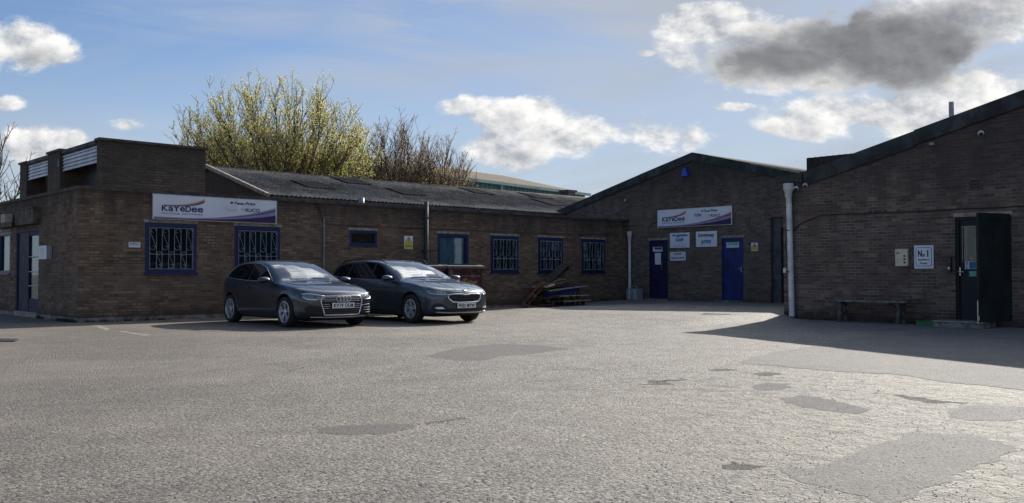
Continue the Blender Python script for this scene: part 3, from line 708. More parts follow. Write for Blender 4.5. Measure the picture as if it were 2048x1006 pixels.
for i in range(7):
    x = .2+i*.1; B.poly([(x-.004,.1),(x+.006,.1),(x+.014,.28),(x+.004,.28)], 'golf_club', M['grey_ink']); B.poly([(x-.02,.08),(x+.008,.08),(x+.008,.13),(x-.015,.12)], 'golf_club', M['cyan_ink'], 2)
B = Board('X', onX(1393,463.5,XE), onX(1435,493,XE), 'shop_sign', 'white kingsway print sign right of the Augusta Golf sign', 'sign', standoff=.01)
B.text('kingsway', .12, .56, .88, .9, M['black_ink'], bold=.02); B.text('print', .27, .12, .72, .5, M['cyan_ink'], bold=.03)
B = Board('X', onX(1341,504,XE), onX(1372,521,XE), 'goods_sign', 'small white Goods Inwards sign beneath the Augusta Golf sign', 'sign', standoff=.01)
B.text('KAYEDEE', .26, .68, .74, .86, M['navy_ink'], bold=.03); B.text('Goods Inwards', .07, .2, .93, .46, M['black_ink'], bold=.02)
def warning(face, p0, p1, label, hand, txt):
    B = Board(face, p0, p1, 'warning_sign', label, 'sign', t=.012)
    B.rect(.03, .02, .97, .37, 'yellow_panel', M['yellow']); 
    B.poly([(.5,.97),(.06,.42),(.94,.42)], 'triangle', M['black_ink'], 1); B.poly([(.5,.9),(.15,.455),(.85,.455)], 'triangle', M['yellow'], 2)
    if not hand: B.rect(.465, .58, .535, .8, 'symbol', M['black_ink'], 3); B.rect(.465, .49, .535, .55, 'symbol', M['black_ink'], 3)
    else: B.poly([(.36,.5),(.64,.5),(.68,.6),(.58,.72),(.5,.66),(.44,.7),(.34,.58)], 'symbol', M['black_ink'], 3)
    for i, t in enumerate(txt): B.text(t, .1, .25-.13*i, .9, .34-.13*i, M['black_ink'], 3, bold=.02)
warning('Y', onY(808,471.5), onY(825,498), 'yellow and white warning triangle sign on the office wall left of the grey soil pipe', False, ('Caution', 'fragile roof'))
warning('X', onX(1503,485.5,XE), onX(1516,502,XE), 'small yellow warning triangle sign on the gable wall right of the blue door', True, ('Warning',))
B = Board('Y', onY(257,484), onY(280,495), 'name_plate', 'small white name plate on the office wall left of the first barred window', 'sign', t=.012)
B.text('STAMFORD ST', .1, .62, .9, .85, M['black_ink'], bold=.02); B.rect(.05, .44, .95, .5, 'rule', M['black_ink'])
B = Board('X', onX(79,492,0), onX(94,518,0), 'door_notice', 'white printed notice on the brick beside the office door', 'notice', t=.012)
for i in range(3): B.text('KAYEDEE' if i == 0 else 'please report', .2, .72-.16*i, .8, .82-.16*i, M['grey_ink'], bold=0)
B.text('to reception', .2, .2, .8, .28, M['grey_ink'], bold=0)
B = Board('X', onX(95,492,0), onX(105,518,0), 'wall_plaque', 'dark purple plaque right of the white notice by the office door', 'plaque', M['plum_ink'], t=.012)
B = Board('X', onX(1829,491,XR), onX(1868,537,XR), 'number_sign', 'white No 1 Stamford Street sign with dark rounded border', 'sign', t=.015)
def rrect(x0, y0, x1, y1, r, n=4):
    P = []
    for cx_, cy_, a0 in ((x1-r,y1-r,0),(x0+r,y1-r,90),(x0+r,y0+r,180),(x1-r,y0+r,270)):
        for k in range(n+1): P.append((cx_+r*math.cos(R(a0+90*k/n)), cy_+r*math.sin(R(a0+90*k/n))))
    return P
B.poly(rrect(.08,.1,.91,.91,.08), 'border', M['navy_ink'], 1); B.poly(rrect(.105,.12,.885,.89,.07), 'border', M['white_sign'], 2)
B.text('N', .2, .5, .42, .79, M['black_ink'], 3, bold=.04); B.text('o', .44, .5, .56, .64, M['black_ink'], 3, bold=.04); B.text('1', .68, .5, .75, .79, M['black_ink'], 3, bold=.04)
B.text('Stamford', .2, .34, .79, .43, M['black_ink'], 3, bold=.03); B.text('Street', .31, .19, .69, .28, M['black_ink'], 3, bold=.03)
B = Board('X', onX(1793,497,XR), onX(1818,532,XR), 'letter_box', 'cream steel post box with small locks left of the No 1 sign', 'letter box', M['cream'], t=.06)
B.rect(.12,.7,.36,.76,'slot',M['black_ink']); 
for i in range(3): B.rect(.68, .14+.19*i, .84, .25+.19*i, 'lock', M['darkgrey'])
B.rect(0.0, .97, 1.0, 1.01, 'lid', M['darkgrey'])
B = Board('X', onX(1895,514,XR), onX(1904,545,XR), 'intercom', 'black door intercom on the brick left of the dark green door', 'intercom', M['black'], t=.05)
B.rect(.2,.6,.8,.9,'speaker_grille',M['darkgrey']); B.rect(.3,.2,.7,.35,'button',M['steel'])
# alarm box (blue) with small lamp
p0 = onX(1366, 338, XE); p1 = onX(1380, 352, XE); y0, y1 = p0.y, p1.y; c = (y0+y1)/2
mb = MB(); mb.prism([(XE-.12,y0,p1.z),(XE-.12,y1,p1.z),(XE-.12,y1+.04,p1.z+.1),(XE-.12,c-.05,p0.z),(XE-.12,c+.05,p0.z),(XE-.12,y0-.04,p1.z+.1)], (.118,0,0))
tag(mb.build('alarm_box', mat('bright_blue_plastic', (.01,.06,.5), .4)), 'bright blue alarm box near the top of the gable', 'alarm box')
def dome_camera(p, label, r=.06, bullet=False):
    root = thing('security_camera', label, 'security camera', p)
    mb = MB(); mb.smooth = True
    mb.lathe([(0,-.0),(r*.75,0),(r*.8,.03),(r*.8,.05)], p, (-1,0,0), 16); mb.build('bracket', M['white_metal'], root)
    d = Vector((-.75,-.25,-.5)).normalized(); q = p+Vector((-.05,0,0))
    mb = MB(); mb.smooth = True
    if bullet: mb.lathe([(0,-.03),(r*.5,-.03),(r*.62,0),(r*.62,.13),(r*.55,.14)], q, Vector((-.6,-.75,-.25)), 14); hd = Vector((-.6,-.75,-.25)).normalized(); ln = (r*.55,.138)
    else: mb.lathe([(0,-r),(r*.7,-r*.7),(r,0),(r*.9,r*.5),(r*.7,r*.75)], q, d, 16); hd = d; ln = (r*.7, r*.74)
    mb.build('housing', M['white_metal'], root)
    mb = MB(); mb.smooth = True; mb.lathe([(ln[0],ln[1]),(ln[0]*.7,ln[1]-.01),(ln[0]*.4,ln[1]+.008),(0,ln[1]+.012)], q, hd, 14); mb.build('lens', M['black'], root)
dome_camera(onX(1595,377,XR), 'white dome camera right beside the white downpipe head', .058)
dome_camera(onX(1613,371,XR), 'white dome camera further right under the foot of the bargeboard', .055)
dome_camera(onX(1964,267,XR), 'white round camera high on the right brick wall below the bargeboard', .058)
dome_camera(onX(1252,401,XE), 'small white bullet camera on the left part of the gable wall', .06, True)
p = onX(1867, 289, XR); root = thing('floodlight', 'small grey lamp just under the bargeboard of the right building', 'lamp', p)
mb = MB(); mb.box(p.x-.1, p.x-.02, p.y-.04, p.y+.04, p.z-.02, p.z+.03); mb.build('lamp_head', M['conduit'], root); mb = MB(); mb.tube([p+Vector((-.04,0,-.02)), p+Vector((-.03,0,-.1)), p+Vector((-.001,0,-.11))], .012, 6); mb.build('bracket', M['darkgrey'], root)
# floodlight above the office door
p0 = onX(17,430,-.18); p1 = onX(29,449,-.18); root = thing('floodlight', 'boxy floodlight fixed to the canopy over the office door', 'lamp', (-.2,(p0.y+p1.y)/2,(p0.z+p1.z)/2))
mb = MB(); mb.box(-.36,-.2,p0.y-.05,p1.y+.1,p1.z+.05,p0.z); mb.build('lamp_head', mat('stone_plastic',(.34,.31,.26),.6), root); mb = MB(); mb.box(-.25,-.181,p1.y+.0,p1.y+.09,p1.z-.04,p1.z+.05); mb.build('bracket', M['black'], root)
# cable on right wall
mb = MB(); mb.smooth = True; mb.tube([onX(a, b, XR-.014) for a, b in ((1588,462),(1596,452),(1601,448),(1620,439),(1642,431),(1656,429.5),(1700,428),(1754,426),(1810,423.5),(1868,421),(1920,418),(1985,415.5),(2048,412),(2120,407))], .011, 5)
tag(mb.build('wall_cable', M['black']), 'black cable sagging along the right brick wall from the white downpipe', 'cable')
mb = MB(); mb.smooth = True; mb.tube([onX(a, b, XR-.014) for a, b in ((1573,462),(1571,480),(1571,500),(1575,515),(1579,522))], .006, 5)
tag(mb.build('wall_cable', M['black']), 'short loose cable looped left of the white downpipe', 'cable')
p = onX(1572, 541, XR); mb = MB(); mb.box(XR-.06, XR-.002, p.y-.035, p.y+.035, p.z-.05, p.z+.05); mb.box(XR-.066, XR-.06, p.y-.03, p.y+.03, p.z-.045, p.z+.045)
tag(mb.build('junction_box', M['pvc_white']), 'small white junction box behind the white downpipe', 'box')
# ================================================================== GROUND
def asphalt(name, ca, cb, grain=1.0, rough=.85, bst=1.0, cracked=False):
    m, nt, p = nodes(name); P = pos(nt)
    def vor(scale, feat='F1', rnd=1.0):
        n = N(nt, 'ShaderNodeTexVoronoi', feature=feat, ins={'Scale': scale, 'Randomness': rnd}); nt.links.new(P, n.inputs['Vector']); return n
    g = noise(nt, P, 26*grain, 5, .72); g2 = noise(nt, P, 75*grain, 3, .7)
    big = noise(nt, P, .35, 6, .6); mid = noise(nt, P, 2.2, 5, .6)
    v1 = vor(34*grain); sp = N(nt, 'ShaderNodeSeparateXYZ', ins={0: P})
    col = mix(nt, ramp(nt, g, .36, .6), ca, cb)
    vc = N(nt, 'ShaderNodeSeparateColor', ins={0: v1.outputs['Color']}).outputs[0]
    col = mix(nt, ramp(nt, vc, .55, .95, 0, .6), col, tuple(min(1, c*1.5) for c in cb))
    col = mix(nt, ramp(nt, vc, .0, .3, .6, 0), col, tuple(c*.45 for c in ca))
    col = mix(nt, ramp(nt, mid, .35, .7, 0, .35), col, tuple(c*.62 for c in ca))
    col = mix(nt, ramp(nt, noise(nt, P, .9, 7, .65, .4), .6, .72, 0, .4), col, tuple(c*.7 for c in ca))
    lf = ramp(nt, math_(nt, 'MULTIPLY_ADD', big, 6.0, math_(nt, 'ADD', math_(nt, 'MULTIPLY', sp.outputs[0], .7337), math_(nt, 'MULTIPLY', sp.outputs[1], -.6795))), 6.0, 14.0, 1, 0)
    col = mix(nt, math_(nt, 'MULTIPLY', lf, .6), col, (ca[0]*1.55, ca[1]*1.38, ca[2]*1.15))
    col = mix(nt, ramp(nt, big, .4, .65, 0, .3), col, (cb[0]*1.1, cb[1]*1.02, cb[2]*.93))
    h = math_(nt, 'ADD', math_(nt, 'MULTIPLY', g, 1.0), math_(nt, 'MULTIPLY', v1.outputs['Distance'], -.55))
    h = math_(nt, 'ADD', h, math_(nt, 'MULTIPLY', g2, .5))
    if cracked:
        # crazed, broken-up area in front of the right hand unit
        w = noise(nt, P, 5.5, 7, .7)
        ds = math_(nt, 'ADD', math_(nt, 'MULTIPLY', sp.outputs[0], .7337), math_(nt, 'MULTIPLY', sp.outputs[1], -.6795)); df = math_(nt, 'ADD', math_(nt, 'MULTIPLY', sp.outputs[0], .6795), math_(nt, 'MULTIPLY', sp.outputs[1], .7337))
        zone = math_(nt, 'MULTIPLY', ramp(nt, math_(nt, 'MULTIPLY_ADD', mid, 1.6, ds), 9.9, 11.9), ramp(nt, math_(nt, 'MULTIPLY_ADD', mid, 2.0, df), -7.6, -9.4))
        ce = vor(4.2, 'DISTANCE_TO_EDGE'); 
        ck = math_(nt, 'MULTIPLY', ramp(nt, math_(nt, 'MULTIPLY_ADD', g, .12, ce.outputs['Distance']), .05, .1, 1, 0), zone)
        ck = math_(nt, 'MULTIPLY', ck, ramp(nt, w, .5, .62))
        wl = math_(nt, 'MULTIPLY', ramp(nt, w, .40, .60, 0, 1), zone)
        col = mix(nt, math_(nt, 'MULTIPLY', wl, .75), col, (cb[0]*1.3, cb[1]*1.28, cb[2]*1.22))
        col = mix(nt, math_(nt, 'MULTIPLY', ramp(nt, w, .62, .72), math_(nt, 'MULTIPLY', zone, .9)), col, tuple(c*.4 for c in ca))
        col = mix(nt, math_(nt, 'MULTIPLY', ck, .9), col, tuple(c*.25 for c in ca))
        h = math_(nt, 'ADD', h, math_(nt, 'MULTIPLY', math_(nt, 'MULTIPLY', w, zone), 5.0))
        h = math_(nt, 'SUBTRACT', h, math_(nt, 'MULTIPLY', ck, 1.2))
    nt.links.new(col, p.inputs['Base Color']); p.inputs['Roughness'].default_value = rough; p.inputs['Specular IOR Level'].default_value = .5
    bump(nt, p, h, bst, .028)
    return m
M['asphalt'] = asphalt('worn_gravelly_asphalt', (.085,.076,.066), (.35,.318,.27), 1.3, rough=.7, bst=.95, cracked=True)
M['patch'] = asphalt('smooth_patched_asphalt', (.135,.126,.112), (.212,.198,.176), 1.8, .8, .5)
M['patch_dark'] = asphalt('dark_patched_asphalt', (.105,.099,.09), (.16,.151,.137), 1.8, .85, .5)
def axis(lo, hi, a, b, st):
    r = []; v = a
    while v <= b+1e-6: r.append(v); v += st
    s = st; v = a
    while v > lo: s *= 1.5; v -= s; r.insert(0, max(v, lo))
    s = st; v = b
    while v < hi: s *= 1.5; v += s; r.append(min(v, hi))
    return r
X_ = axis(-600, 600, -12, 24, .5); Y_ = axis(-600, 600, -24, 8, .5)
mb = MB(); mb.smooth = True; nx = len(X_)
def gzz(x, y):
    return gz(x, y)
mb.add([(x, y, gzz(x, y)) for y in Y_ for x in X_], [(j*nx+i, j*nx+i+1, (j+1)*nx+i+1, (j+1)*nx+i) for j in range(len(Y_)-1) for i in range(nx-1)])
tag(mb.build('ground', M['asphalt'], fix=False), 'worn pale grey asphalt of the yard', None, None, 'structure')
def gpt(px, py, dz=0):
    p = onZ(px, py, 0)
    for _ in range(6): p = onZ(px, py, gz(p.x, p.y))
    p.z += dz; return p
def ground_sheet(name, px, m, label, dz=.0015, jit=.045, group=None):
    P = [gpt(a, b) for a, b in px]; Q = []
    n = len(P); rnd = random.Random(len(px)*7+int(px[0][0]))
    for i in range(n):
        a, b = P[i], P[(i+1) % n]; k = max(1, int((b-a).length/.045))
        for j in range(k):
            q = a+(b-a)*(j/k); w_ = (.6*math.sin(q.x*7+q.y*5)+.5*math.sin(q.x*17-q.y*13+1)+.5*math.sin(q.y*29+q.x*11)+rnd.uniform(-.6, .6))*jit*.6; q += (b-a).normalized().cross(Vector((0,0,1)))*w_; Q.append(q)
    tri = tessellate_polygon([[Vector((q.x, q.y, 0)) for q in Q]])
    mb = MB(); mb.add([(q.x, q.y, gz(q.x, q.y)+dz) for q in Q], [tuple(t) for t in tri])
    o = mb.build(name, m, fix=False)
    b = bmesh.new(); b.from_mesh(o.data)
    for f in b.faces:
        if f.normal.z < 0: f.normal_flip()
    b.to_mesh(o.data); b.free()
    return tag(o, label, None, group, 'structure')
ground_sheet('asphalt_patch', [(1581,947),(1660,925),(1755,888),(1822,866),(1896,868),(1960,872),(2030,893),(1985,925),(1905,952),(1822,994),(1785,1015),(1739,999),(1660,978),(1600,965)], M['patch'], 'large smooth patch in the broken asphalt')
ground_sheet('asphalt_patch', [(1490,719),(1560,703),(1651,688),(1720,676),(1800,668),(1900,668),(2060,678),(2060,782),(1900,765),(1780,748),(1660,742),(1560,733),(1490,727)], M['patch'], 'long smooth strip of patched asphalt in front of the right building', dz=.003)
ground_sheet('asphalt_patch', [(1503,774),(1530,767),(1575,768),(1582,776),(1540,782),(1510,781)], M['patch_dark'], 'small oval asphalt patch')
ground_sheet('asphalt_patch', [(1560,797),(1600,791),(1655,798),(1700,808),(1742,820),(1715,826),(1665,824),(1610,815),(1570,806)], M['patch_dark'], 'narrow slanting asphalt patch')
ground_sheet('asphalt_patch', [(1893,820),(1935,811),(1985,811),(2060,815),(2060,838),(1990,842),(1935,841),(1905,832)], M['patch'], 'smooth asphalt patch by the right edge')
ground_sheet('asphalt_patch', [(635,866),(644,855),(730,850),(835,846),(838,853),(800,861),(762,868),(690,869)], M['patch_dark'], 'small tapering asphalt patch below the parked cars', jit=.03)
ground_sheet('asphalt_patch', [(850,712),(905,698),(985,688),(1080,690),(1138,697),(1065,708),(1000,713),(962,722),(905,721)], M['patch_dark'], 'dark asphalt patch in the middle of the yard')
ground_sheet('painted_line', [(183,650),(196,649),(222,659),(212,661)], M['worn_line'], 'worn white painted line by the office corner', jit=.02)
ground_sheet('painted_line', [(236,663.5),(248,662.5),(300,670),(292,671.5)], M['worn_line'], 'faded end of the white painted line', jit=.03)
# potholed cracks and crumbs
M['crack_fill'] = asphalt('crumbled_dark_asphalt', (.04,.036,.03), (.15,.13,.11), 1.2)
ground_sheet('crack', [(838,848),(860,844),(905,840),(935,835),(930,838),(880,845),(850,850)], M['crack_fill'], 'crumbling crack running right from the small tapering patch', jit=.06)
ground_sheet('crack', [(1740,786),(1800,789),(1870,800),(1930,806),(1925,809),(1860,804),(1790,793)], M['crack_fill'], 'dark crack in the broken asphalt', jit=.08)
ground_sheet('crack', [(1500,748),(1530,744),(1575,747),(1560,750),(1520,751)], M['crack_fill'], 'short crack beside the long patch', jit=.09)
ground_sheet('crack', [(1440,930),(1480,922),(1540,935),(1500,940)], M['crack_fill'], 'dark broken spot left of the large patch', jit=.1)
ground_sheet('pothole', [(1300,764),(1330,759),(1372,757),(1350,764),(1315,768)], M['crack_fill'], 'crumbling pothole', jit=.2)
ground_sheet('pothole', [(1418,742),(1450,737),(1462,739),(1440,744)], M['crack_fill'], 'small crumbling hollow', jit=.14)
mb = MB(); rnd = random.Random(3)
def pebble(mb, x, y, s):
    z = gz(x, y); a = rnd.uniform(0, 6.28); vs = []
    for k in range(4): vs.append((x+math.cos(a+k*1.57)*s*rnd.uniform(.6,1.1), y+math.sin(a+k*1.57)*s*rnd.uniform(.6,1.1), z+.001))
    vs.append((x+rnd.uniform(-.3,.3)*s, y+rnd.uniform(-.3,.3)*s, z+s*rnd.uniform(.5,.95)))
    mb.add(vs, [(0,1,4),(1,2,4),(2,3,4),(3,0,4)])
for _ in range(5200):
    d = 4.0+rnd.random()**1.7*9; a = rnd.uniform(-.62, .62); p = CAM+(FW+RT*a)*d
    if p.x > 11.5 or p.y > -.5: continue
    pebble(mb, p.x, p.y, rnd.uniform(.002, .006)*(1+.05*d))
for (px, py, n, sx, sy) in ((1335,764,90,40,5),(1450,742,60,30,5),(1500,748,60,50,5),(870,845,60,50,4),(1560,735,80,60,5),(1760,775,100,120,12),(1840,850,80,120,10),(1680,865,80,90,12),(1400,900,60,120,20)):
    for _ in range(n//3):
        q = gpt(px+rnd.gauss(0,1)*sx*.5, py+rnd.gauss(0,1)*sy*.5); pebble(mb, q.x, q.y, rnd.uniform(.003,.008))
tag(mb.build('loose_grit', mat('loose_grit', (.26,.235,.205), .9, var=.3, scale=50)), 'loose grit scattered over the asphalt', None, None, 'stuff')
# moss and weeds along the wall foot
mb = MB()
for _ in range(900):
    r = rnd.random()
    if r < .6: x = rnd.uniform(.1, 17.2)**1.0; y = -.03-abs(rnd.gauss(0,.05))
    elif r < .8: x = -.03-abs(rnd.gauss(0,.05)); y = rnd.uniform(0, 2.6)
    else: x = XR-.03-abs(rnd.gauss(0,.06)); y = -rnd.uniform(9.2, 17)
    cl = math.sin(x*2.1+y*3)+math.sin(x*.9+1+y)
    if cl < .2: continue
    z = gz(x, y)
    for k in range(6):
        a = rnd.uniform(0, 6.28); s = rnd.uniform(.02, .07); b = Vector((x+math.cos(a)*s*.3, y+math.sin(a)*s*.3, z)); t = b+Vector((math.cos(a)*s*.7, math.sin(a)*s*.7, s*rnd.uniform(.6,1.5)))
        w = Vector((-math.sin(a), math.cos(a), 0))*s*.14; mb.add([b-w, b+w, t], [(0,1,2)])
tag(mb.build('moss_and_weeds', mat('weeds', (.035,.055,.02), .9, var=.3, scale=30, bmp=0)), 'low moss and weeds along the wall foot', None, None, 'stuff')
# metal grate
P = [gpt(a, b, .004) for a, b in ((1388,634),(1408,628.5),(1462,630),(1448,636))]
root = thing('drain_cover', 'pale metal drain cover set in the yard in front of the gable wall', 'drain cover', sum(P, Vector())/4)
mb = MB(); mb.add(P+[p+Vector((0,0,.012)) for p in P], [(0,1,2,3),(7,6,5,4),(0,1,5,4),(1,2,6,5),(2,3,7,6),(3,0,4,7)]); mb.build('plate', mat('galvanised_plate', (.36,.36,.34), .5, .2), root)
mb = MB()
for i in range(1, 12):
    a = P[0].lerp(P[3], i/12)+Vector((0,0,.014)); b = P[1].lerp(P[2], i/12)+Vector((0,0,.014)); mb.bar(a, b, .015, .006)
mb.build('tread_bar', M['darkgrey'], root)
P = [gpt(a, b, .004) for a, b in ((-20,683),(0,679),(38,679.5),(30,684))]
root = thing('manhole_cover', 'dark iron manhole cover at the left edge of the yard', 'manhole cover', sum(P, Vector())/4)
mb = MB(); mb.add(P+[p+Vector((0,0,.008)) for p in P], [(0,1,2,3),(7,6,5,4),(0,1,5,4),(1,2,6,5),(2,3,7,6),(3,0,4,7)]); mb.build('plate', M['darkgrey'], root)
mb = MB()
for i in range(1, 8): mb.bar(P[0].lerp(P[3], i/8)+Vector((0,0,.01)), P[1].lerp(P[2], i/8)+Vector((0,0,.01)), .02, .006)
mb.build('raised_rib', M['black'], root)
# ================================================================== YARD THINGS
# bench
root = thing('bench', 'narrow plank bench on two trestle legs against the right brick wall', 'bench', (XR-.35, -11.3, 0))
u0, u1 = 10.45, 12.0; zs = .43; x0, x1 = XR-.46, XR-.12
wood_dark = mat('weathered_dark_wood', (.085,.075,.068), .85, var=.3, scale=12)
mb = MB(); mb.box(x0, x1, -u0, -u1, zs, zs+.035); mb.build('seat', mat('grey_bench_plank', (.2,.18,.155), .85, var=.25, scale=12), root)
for u in (10.6, 11.82):
    mb = MB(); mb.box(x0+.03, x1-.03, -u, -u-.07, zs-.07, zs-.002); mb.bar((x0+.07,-u-.035,zs-.07), (x0+.02,-u-.035,.02), .07, .05, up=(1,0,0)); mb.bar((x1-.07,-u-.035,zs-.07), (x1-.02,-u-.035,.02), .07, .05, up=(1,0,0)); mb.bar((x0+.05,-u-.035,.15), (x1-.05,-u-.035,.15), .05, .05); s = 1 if u < 11 else -1
    mb.bar((XR-.29,-u-.035,.2), (XR-.29,-u-.035-s*.22,zs-.01), .04, .04); mb.build('leg', wood_dark, root)
p = onX(1820, 601, XR-.3); mb = MB(); mb.smooth = True; mb.lathe([(0,0),(.032,0),(.036,.07),(.033,.072),(.03,.01),(0,.01)], (XR-.3, p.y, zs+.035), (0,0,1), 14)
tag(mb.build('mug', mat('brown_mug', (.12,.08,.07), .5)), 'small brown mug left on the right end of the plank bench', 'mug')
mb = MB(); SF = XR-.64; a = onX(1866, 650, SF); b = onX(1966, 650, SF); mb.box(SF+.02, XR-.003, a.y, b.y, -.05, .1); mb.box(SF, XR-.003, a.y+.02, b.y-.02, .1005, .125)
root = tag(mb.build('doorstep', mat('doorstep_slab', (.2,.19,.17), .9, var=.3, scale=5)), 'low concrete doorstep with pale metal edge below the dark green door', 'step')
mb = MB(); mb.box(SF-.008, SF-.0005, a.y+.02, b.y-.02, .108, .127); mb.build('metal_edge', M['dull_edge'], root)
p = onX(1860, 643, XR-.3); gm = mat('green_plastic', (.01,.13,.045), .45)
root = thing('plastic_tray', 'green plastic tray on the ground between the bench and the doorstep', 'tray', (XR-.3, p.y, 0))
mb = MB(); x0, x1, y0, y1 = XR-.44, XR-.1, p.y-.2, p.y+.2
mb.box(x0, x1, y0, y1, .005, .02); mb.box(x0, x0+.012, y0, y1, .02, .1); mb.box(x1-.012, x1, y0, y1, .02, .1); mb.box(x0+.012, x1-.012, y0, y0+.012, .02, .1); mb.box(x0+.012, x1-.012, y1-.012, y1, .02, .1); mb.build('basin', gm, root)
mb = MB(); mb.box(x0-.015, x1+.015, y0-.015, y0, .088, .102); mb.box(x0-.015, x1+.015, y1, y1+.015, .088, .102); mb.box(x0-.015, x0, y0, y1, .088, .102); mb.box(x1, x1+.015, y0, y1, .088, .102); mb.build('rim', gm, root)
# heater/jerrican by the corner pipe
c = onX(1270, 600, XE-.3); c = Vector((XE-.32, c.y, .15)); pg = mat('pale_grey_plastic', (.28,.31,.34), .5, var=.1, wear=(.16,.17,.18), wsc=12, wth=.6)
root = thing('plastic_canister', 'pale grey plastic canister with carrying handle beside the corner downpipe', 'canister', c)
mb = MB(); mb.prism([(c.x-.13, c.y+.24, c.z), (c.x-.13, c.y-.24, c.z), (c.x-.13, c.y-.24, c.z+.33), (c.x-.13, c.y-.2, c.z+.37), (c.x-.13, c.y+.2, c.z+.37), (c.x-.13, c.y+.24, c.z+.33)], (.26,0,0)); mb.build('body', pg, root)
mb = MB(); mb.tube([(c.x,c.y+.16,c.z+.365),(c.x,c.y+.14,c.z+.44),(c.x,c.y-.08,c.z+.44),(c.x,c.y-.1,c.z+.365)], .016, 6); mb.build('handle', pg, root)
mb = MB(); 
for i in (-.12, .12): mb.box(c.x-.137, c.x-.1305, c.y+i-.02, c.y+i+.02, c.z+.03, c.z+.33)
mb.build('rib', M['white_metal'], root)
mb = MB(); mb.lathe([(0,.02),(.035,.02),(.035,0),(.03,0)], (c.x, c.y-.17, c.z+.37), (0,0,1), 12); mb.build('cap', M['darkgrey'], root)
# bins
def bin_(cx_, label, lid_open=0, logo=True):
    w, dp, y1 = 1.2, .98, -.22; y0 = y1-dp; z0 = gz(cx_, -.7)
    red = M['bin_red']; root = thing('waste_bin', label, 'bin', (cx_, (y0+y1)/2, z0), 'dark red wheeled waste containers')
    a, b = cx_-w/2, cx_+w/2; zt = z0+1.14
    mb = MB(); zb = z0+.2; fo = [(y0+.1, zb), (y0+.02, z0+.5), (y0, zt), (y1, zt), (y1-.06, zb)]
    P = []
    for (x, k) in ((a, 1), (b, -1)): P += [(x+k*(.05 if i in (0, 4) else .01), y, z) for i, (y, z) in enumerate(fo)]
    mb.add(P, [(4,3,2,1,0),(5,6,7,8,9)]+[(i, (i+1) % 5, 5+(i+1) % 5, 5+i) for i in range(5)])
    mb.box(a-.03, b+.03, y0-.03, y0-.001, zt-.06, zt); mb.box(a-.035, a-.001, y0, y1, zt-.06, zt); mb.box(b+.001, b+.035, y0, y1, zt-.06, zt)
    body = mb.build('body', red, root)
    for x in (cx_-.35, cx_, cx_+.35): pass
    mb = MB(); n = 6
    P = []
    for x in (a-.05, b+.05):
        for (y, z) in ((y0-.06, zt+.01), (y0-.05, zt+.07), (y0+.12, zt+.105), (y1-.05, zt+.12), (y1+.04, zt+.06), (y1+.04, zt+.01)): P.append((x, y, z))
    mb.add(P, [tuple(range(5,-1,-1)), tuple(range(6,12))]+[(i, (i+1) % 6, 6+(i+1) % 6, 6+i) for i in range(6)]); lid = mb.build('lid', M['bin_lid'], root)
    mb = MB(); pr = zt+.128
    for s in (0, 1):
        x0 = cx_-.5+s*.52; mb.bar((x0, y0+.1, zt+.115), (x0+.48, y0+.1, zt+.115), .05, .04); mb.bar((x0, y1-.1, zt+.13), (x0+.48, y1-.1, zt+.13), .05, .04); mb.bar((x0+.02, y0+.12, zt+.115), (x0+.02, y1-.12, zt+.13), .05, .04); mb.bar((x0+.46, y0+.12, zt+.115), (x0+.46, y1-.12, zt+.13), .05, .04)
    mb.build('lid_rib', M['bin_lid'], lid)
    for sx in (-1, 1):
        for y in (y0+.16, y1-.16):
            mb = MB(); mb.smooth = True; mb.lathe([(0,-.02),(.08,-.02),(.085,0),(.08,.02),(0,.02)], (cx_+sx*.48, y, z0+.086), (1,0,0), 16); mb.smooth = False; mb.box(cx_+sx*.48-.03, cx_+sx*.48+.03, y-.03, y+.03, z0+.1, z0+.2); mb.build('wheel', M['black'], root)
    mb = MB(); mb.tube([(cx_-.42, y0-.02, zt-.2), (cx_-.42, y0-.07, zt-.2), (cx_+.42, y0-.07, zt-.2), (cx_+.42, y0-.02, zt-.2)], .014, 6); mb.build('handle', M['darkgrey'], root)
    for sx in (-1, 1):
        mb = MB(); mb.lathe([(.03,0),(.03,.07),(0,.07)], (cx_+sx*(w/2+.0), (y0+y1)/2, zt-.1), (sx,0,0), 10); mb.build('lifting_pin', M['darkgrey'], root)
    if logo:
        cx2, cz = cx_-.02, zt-.36; yy = y0+.004-.016
        mb = MB(); mb.tube([(cx2+math.cos(t)*.1, yy, cz+math.sin(t)*.1) for t in [R(20+i*15) for i in range(20)]], .009, 5); mb.build('emblem', M['gold_ink'], body)
        for (t, x0, x1, z0_, z1_) in (('F', cx2-.05, cx2+.03, cz-.07, cz+.07), ('LETCHERS', cx2+.06, cx2+.4, cz-.05, cz+.03), ('Waste Solutions', cx2+.1, cx2+.4, cz-.1, cz-.07)):
            me = text_mesh(t, .1, .01); xs = [v.co.x for v in me.vertices]; ys = [v.co.y for v in me.vertices]
            for v in me.vertices: v.co = (x0+(v.co.x-min(xs))/(max(xs)-min(xs))*(x1-x0), yy-.004, z0_+(v.co.y-min(ys))/(max(ys)-min(ys))*(z1_-z0_))
            me.materials.clear(); me.materials.append(M['gold_ink']); o = bpy.data.objects.new('lettering', me); C.objects.link(o); par(o, body, (0,0,0))
    return root
M['bin_red'] = mat('worn_dark_red_bin', (.075,.012,.017), .55, var=.2, scale=5, wear=(.17,.13,.12), wsc=6, wth=.57)
M['bin_lid'] = mat('grey_bin_lid', (.085,.083,.07), .7, var=.2, scale=8)
bin_(9.36, 'dark red wheeled bin with gold lettering, right of the pair under the curtained window')
bin_(8.02, 'dark red wheeled bin half hidden behind the grey estate car, left of the pair', logo=False)
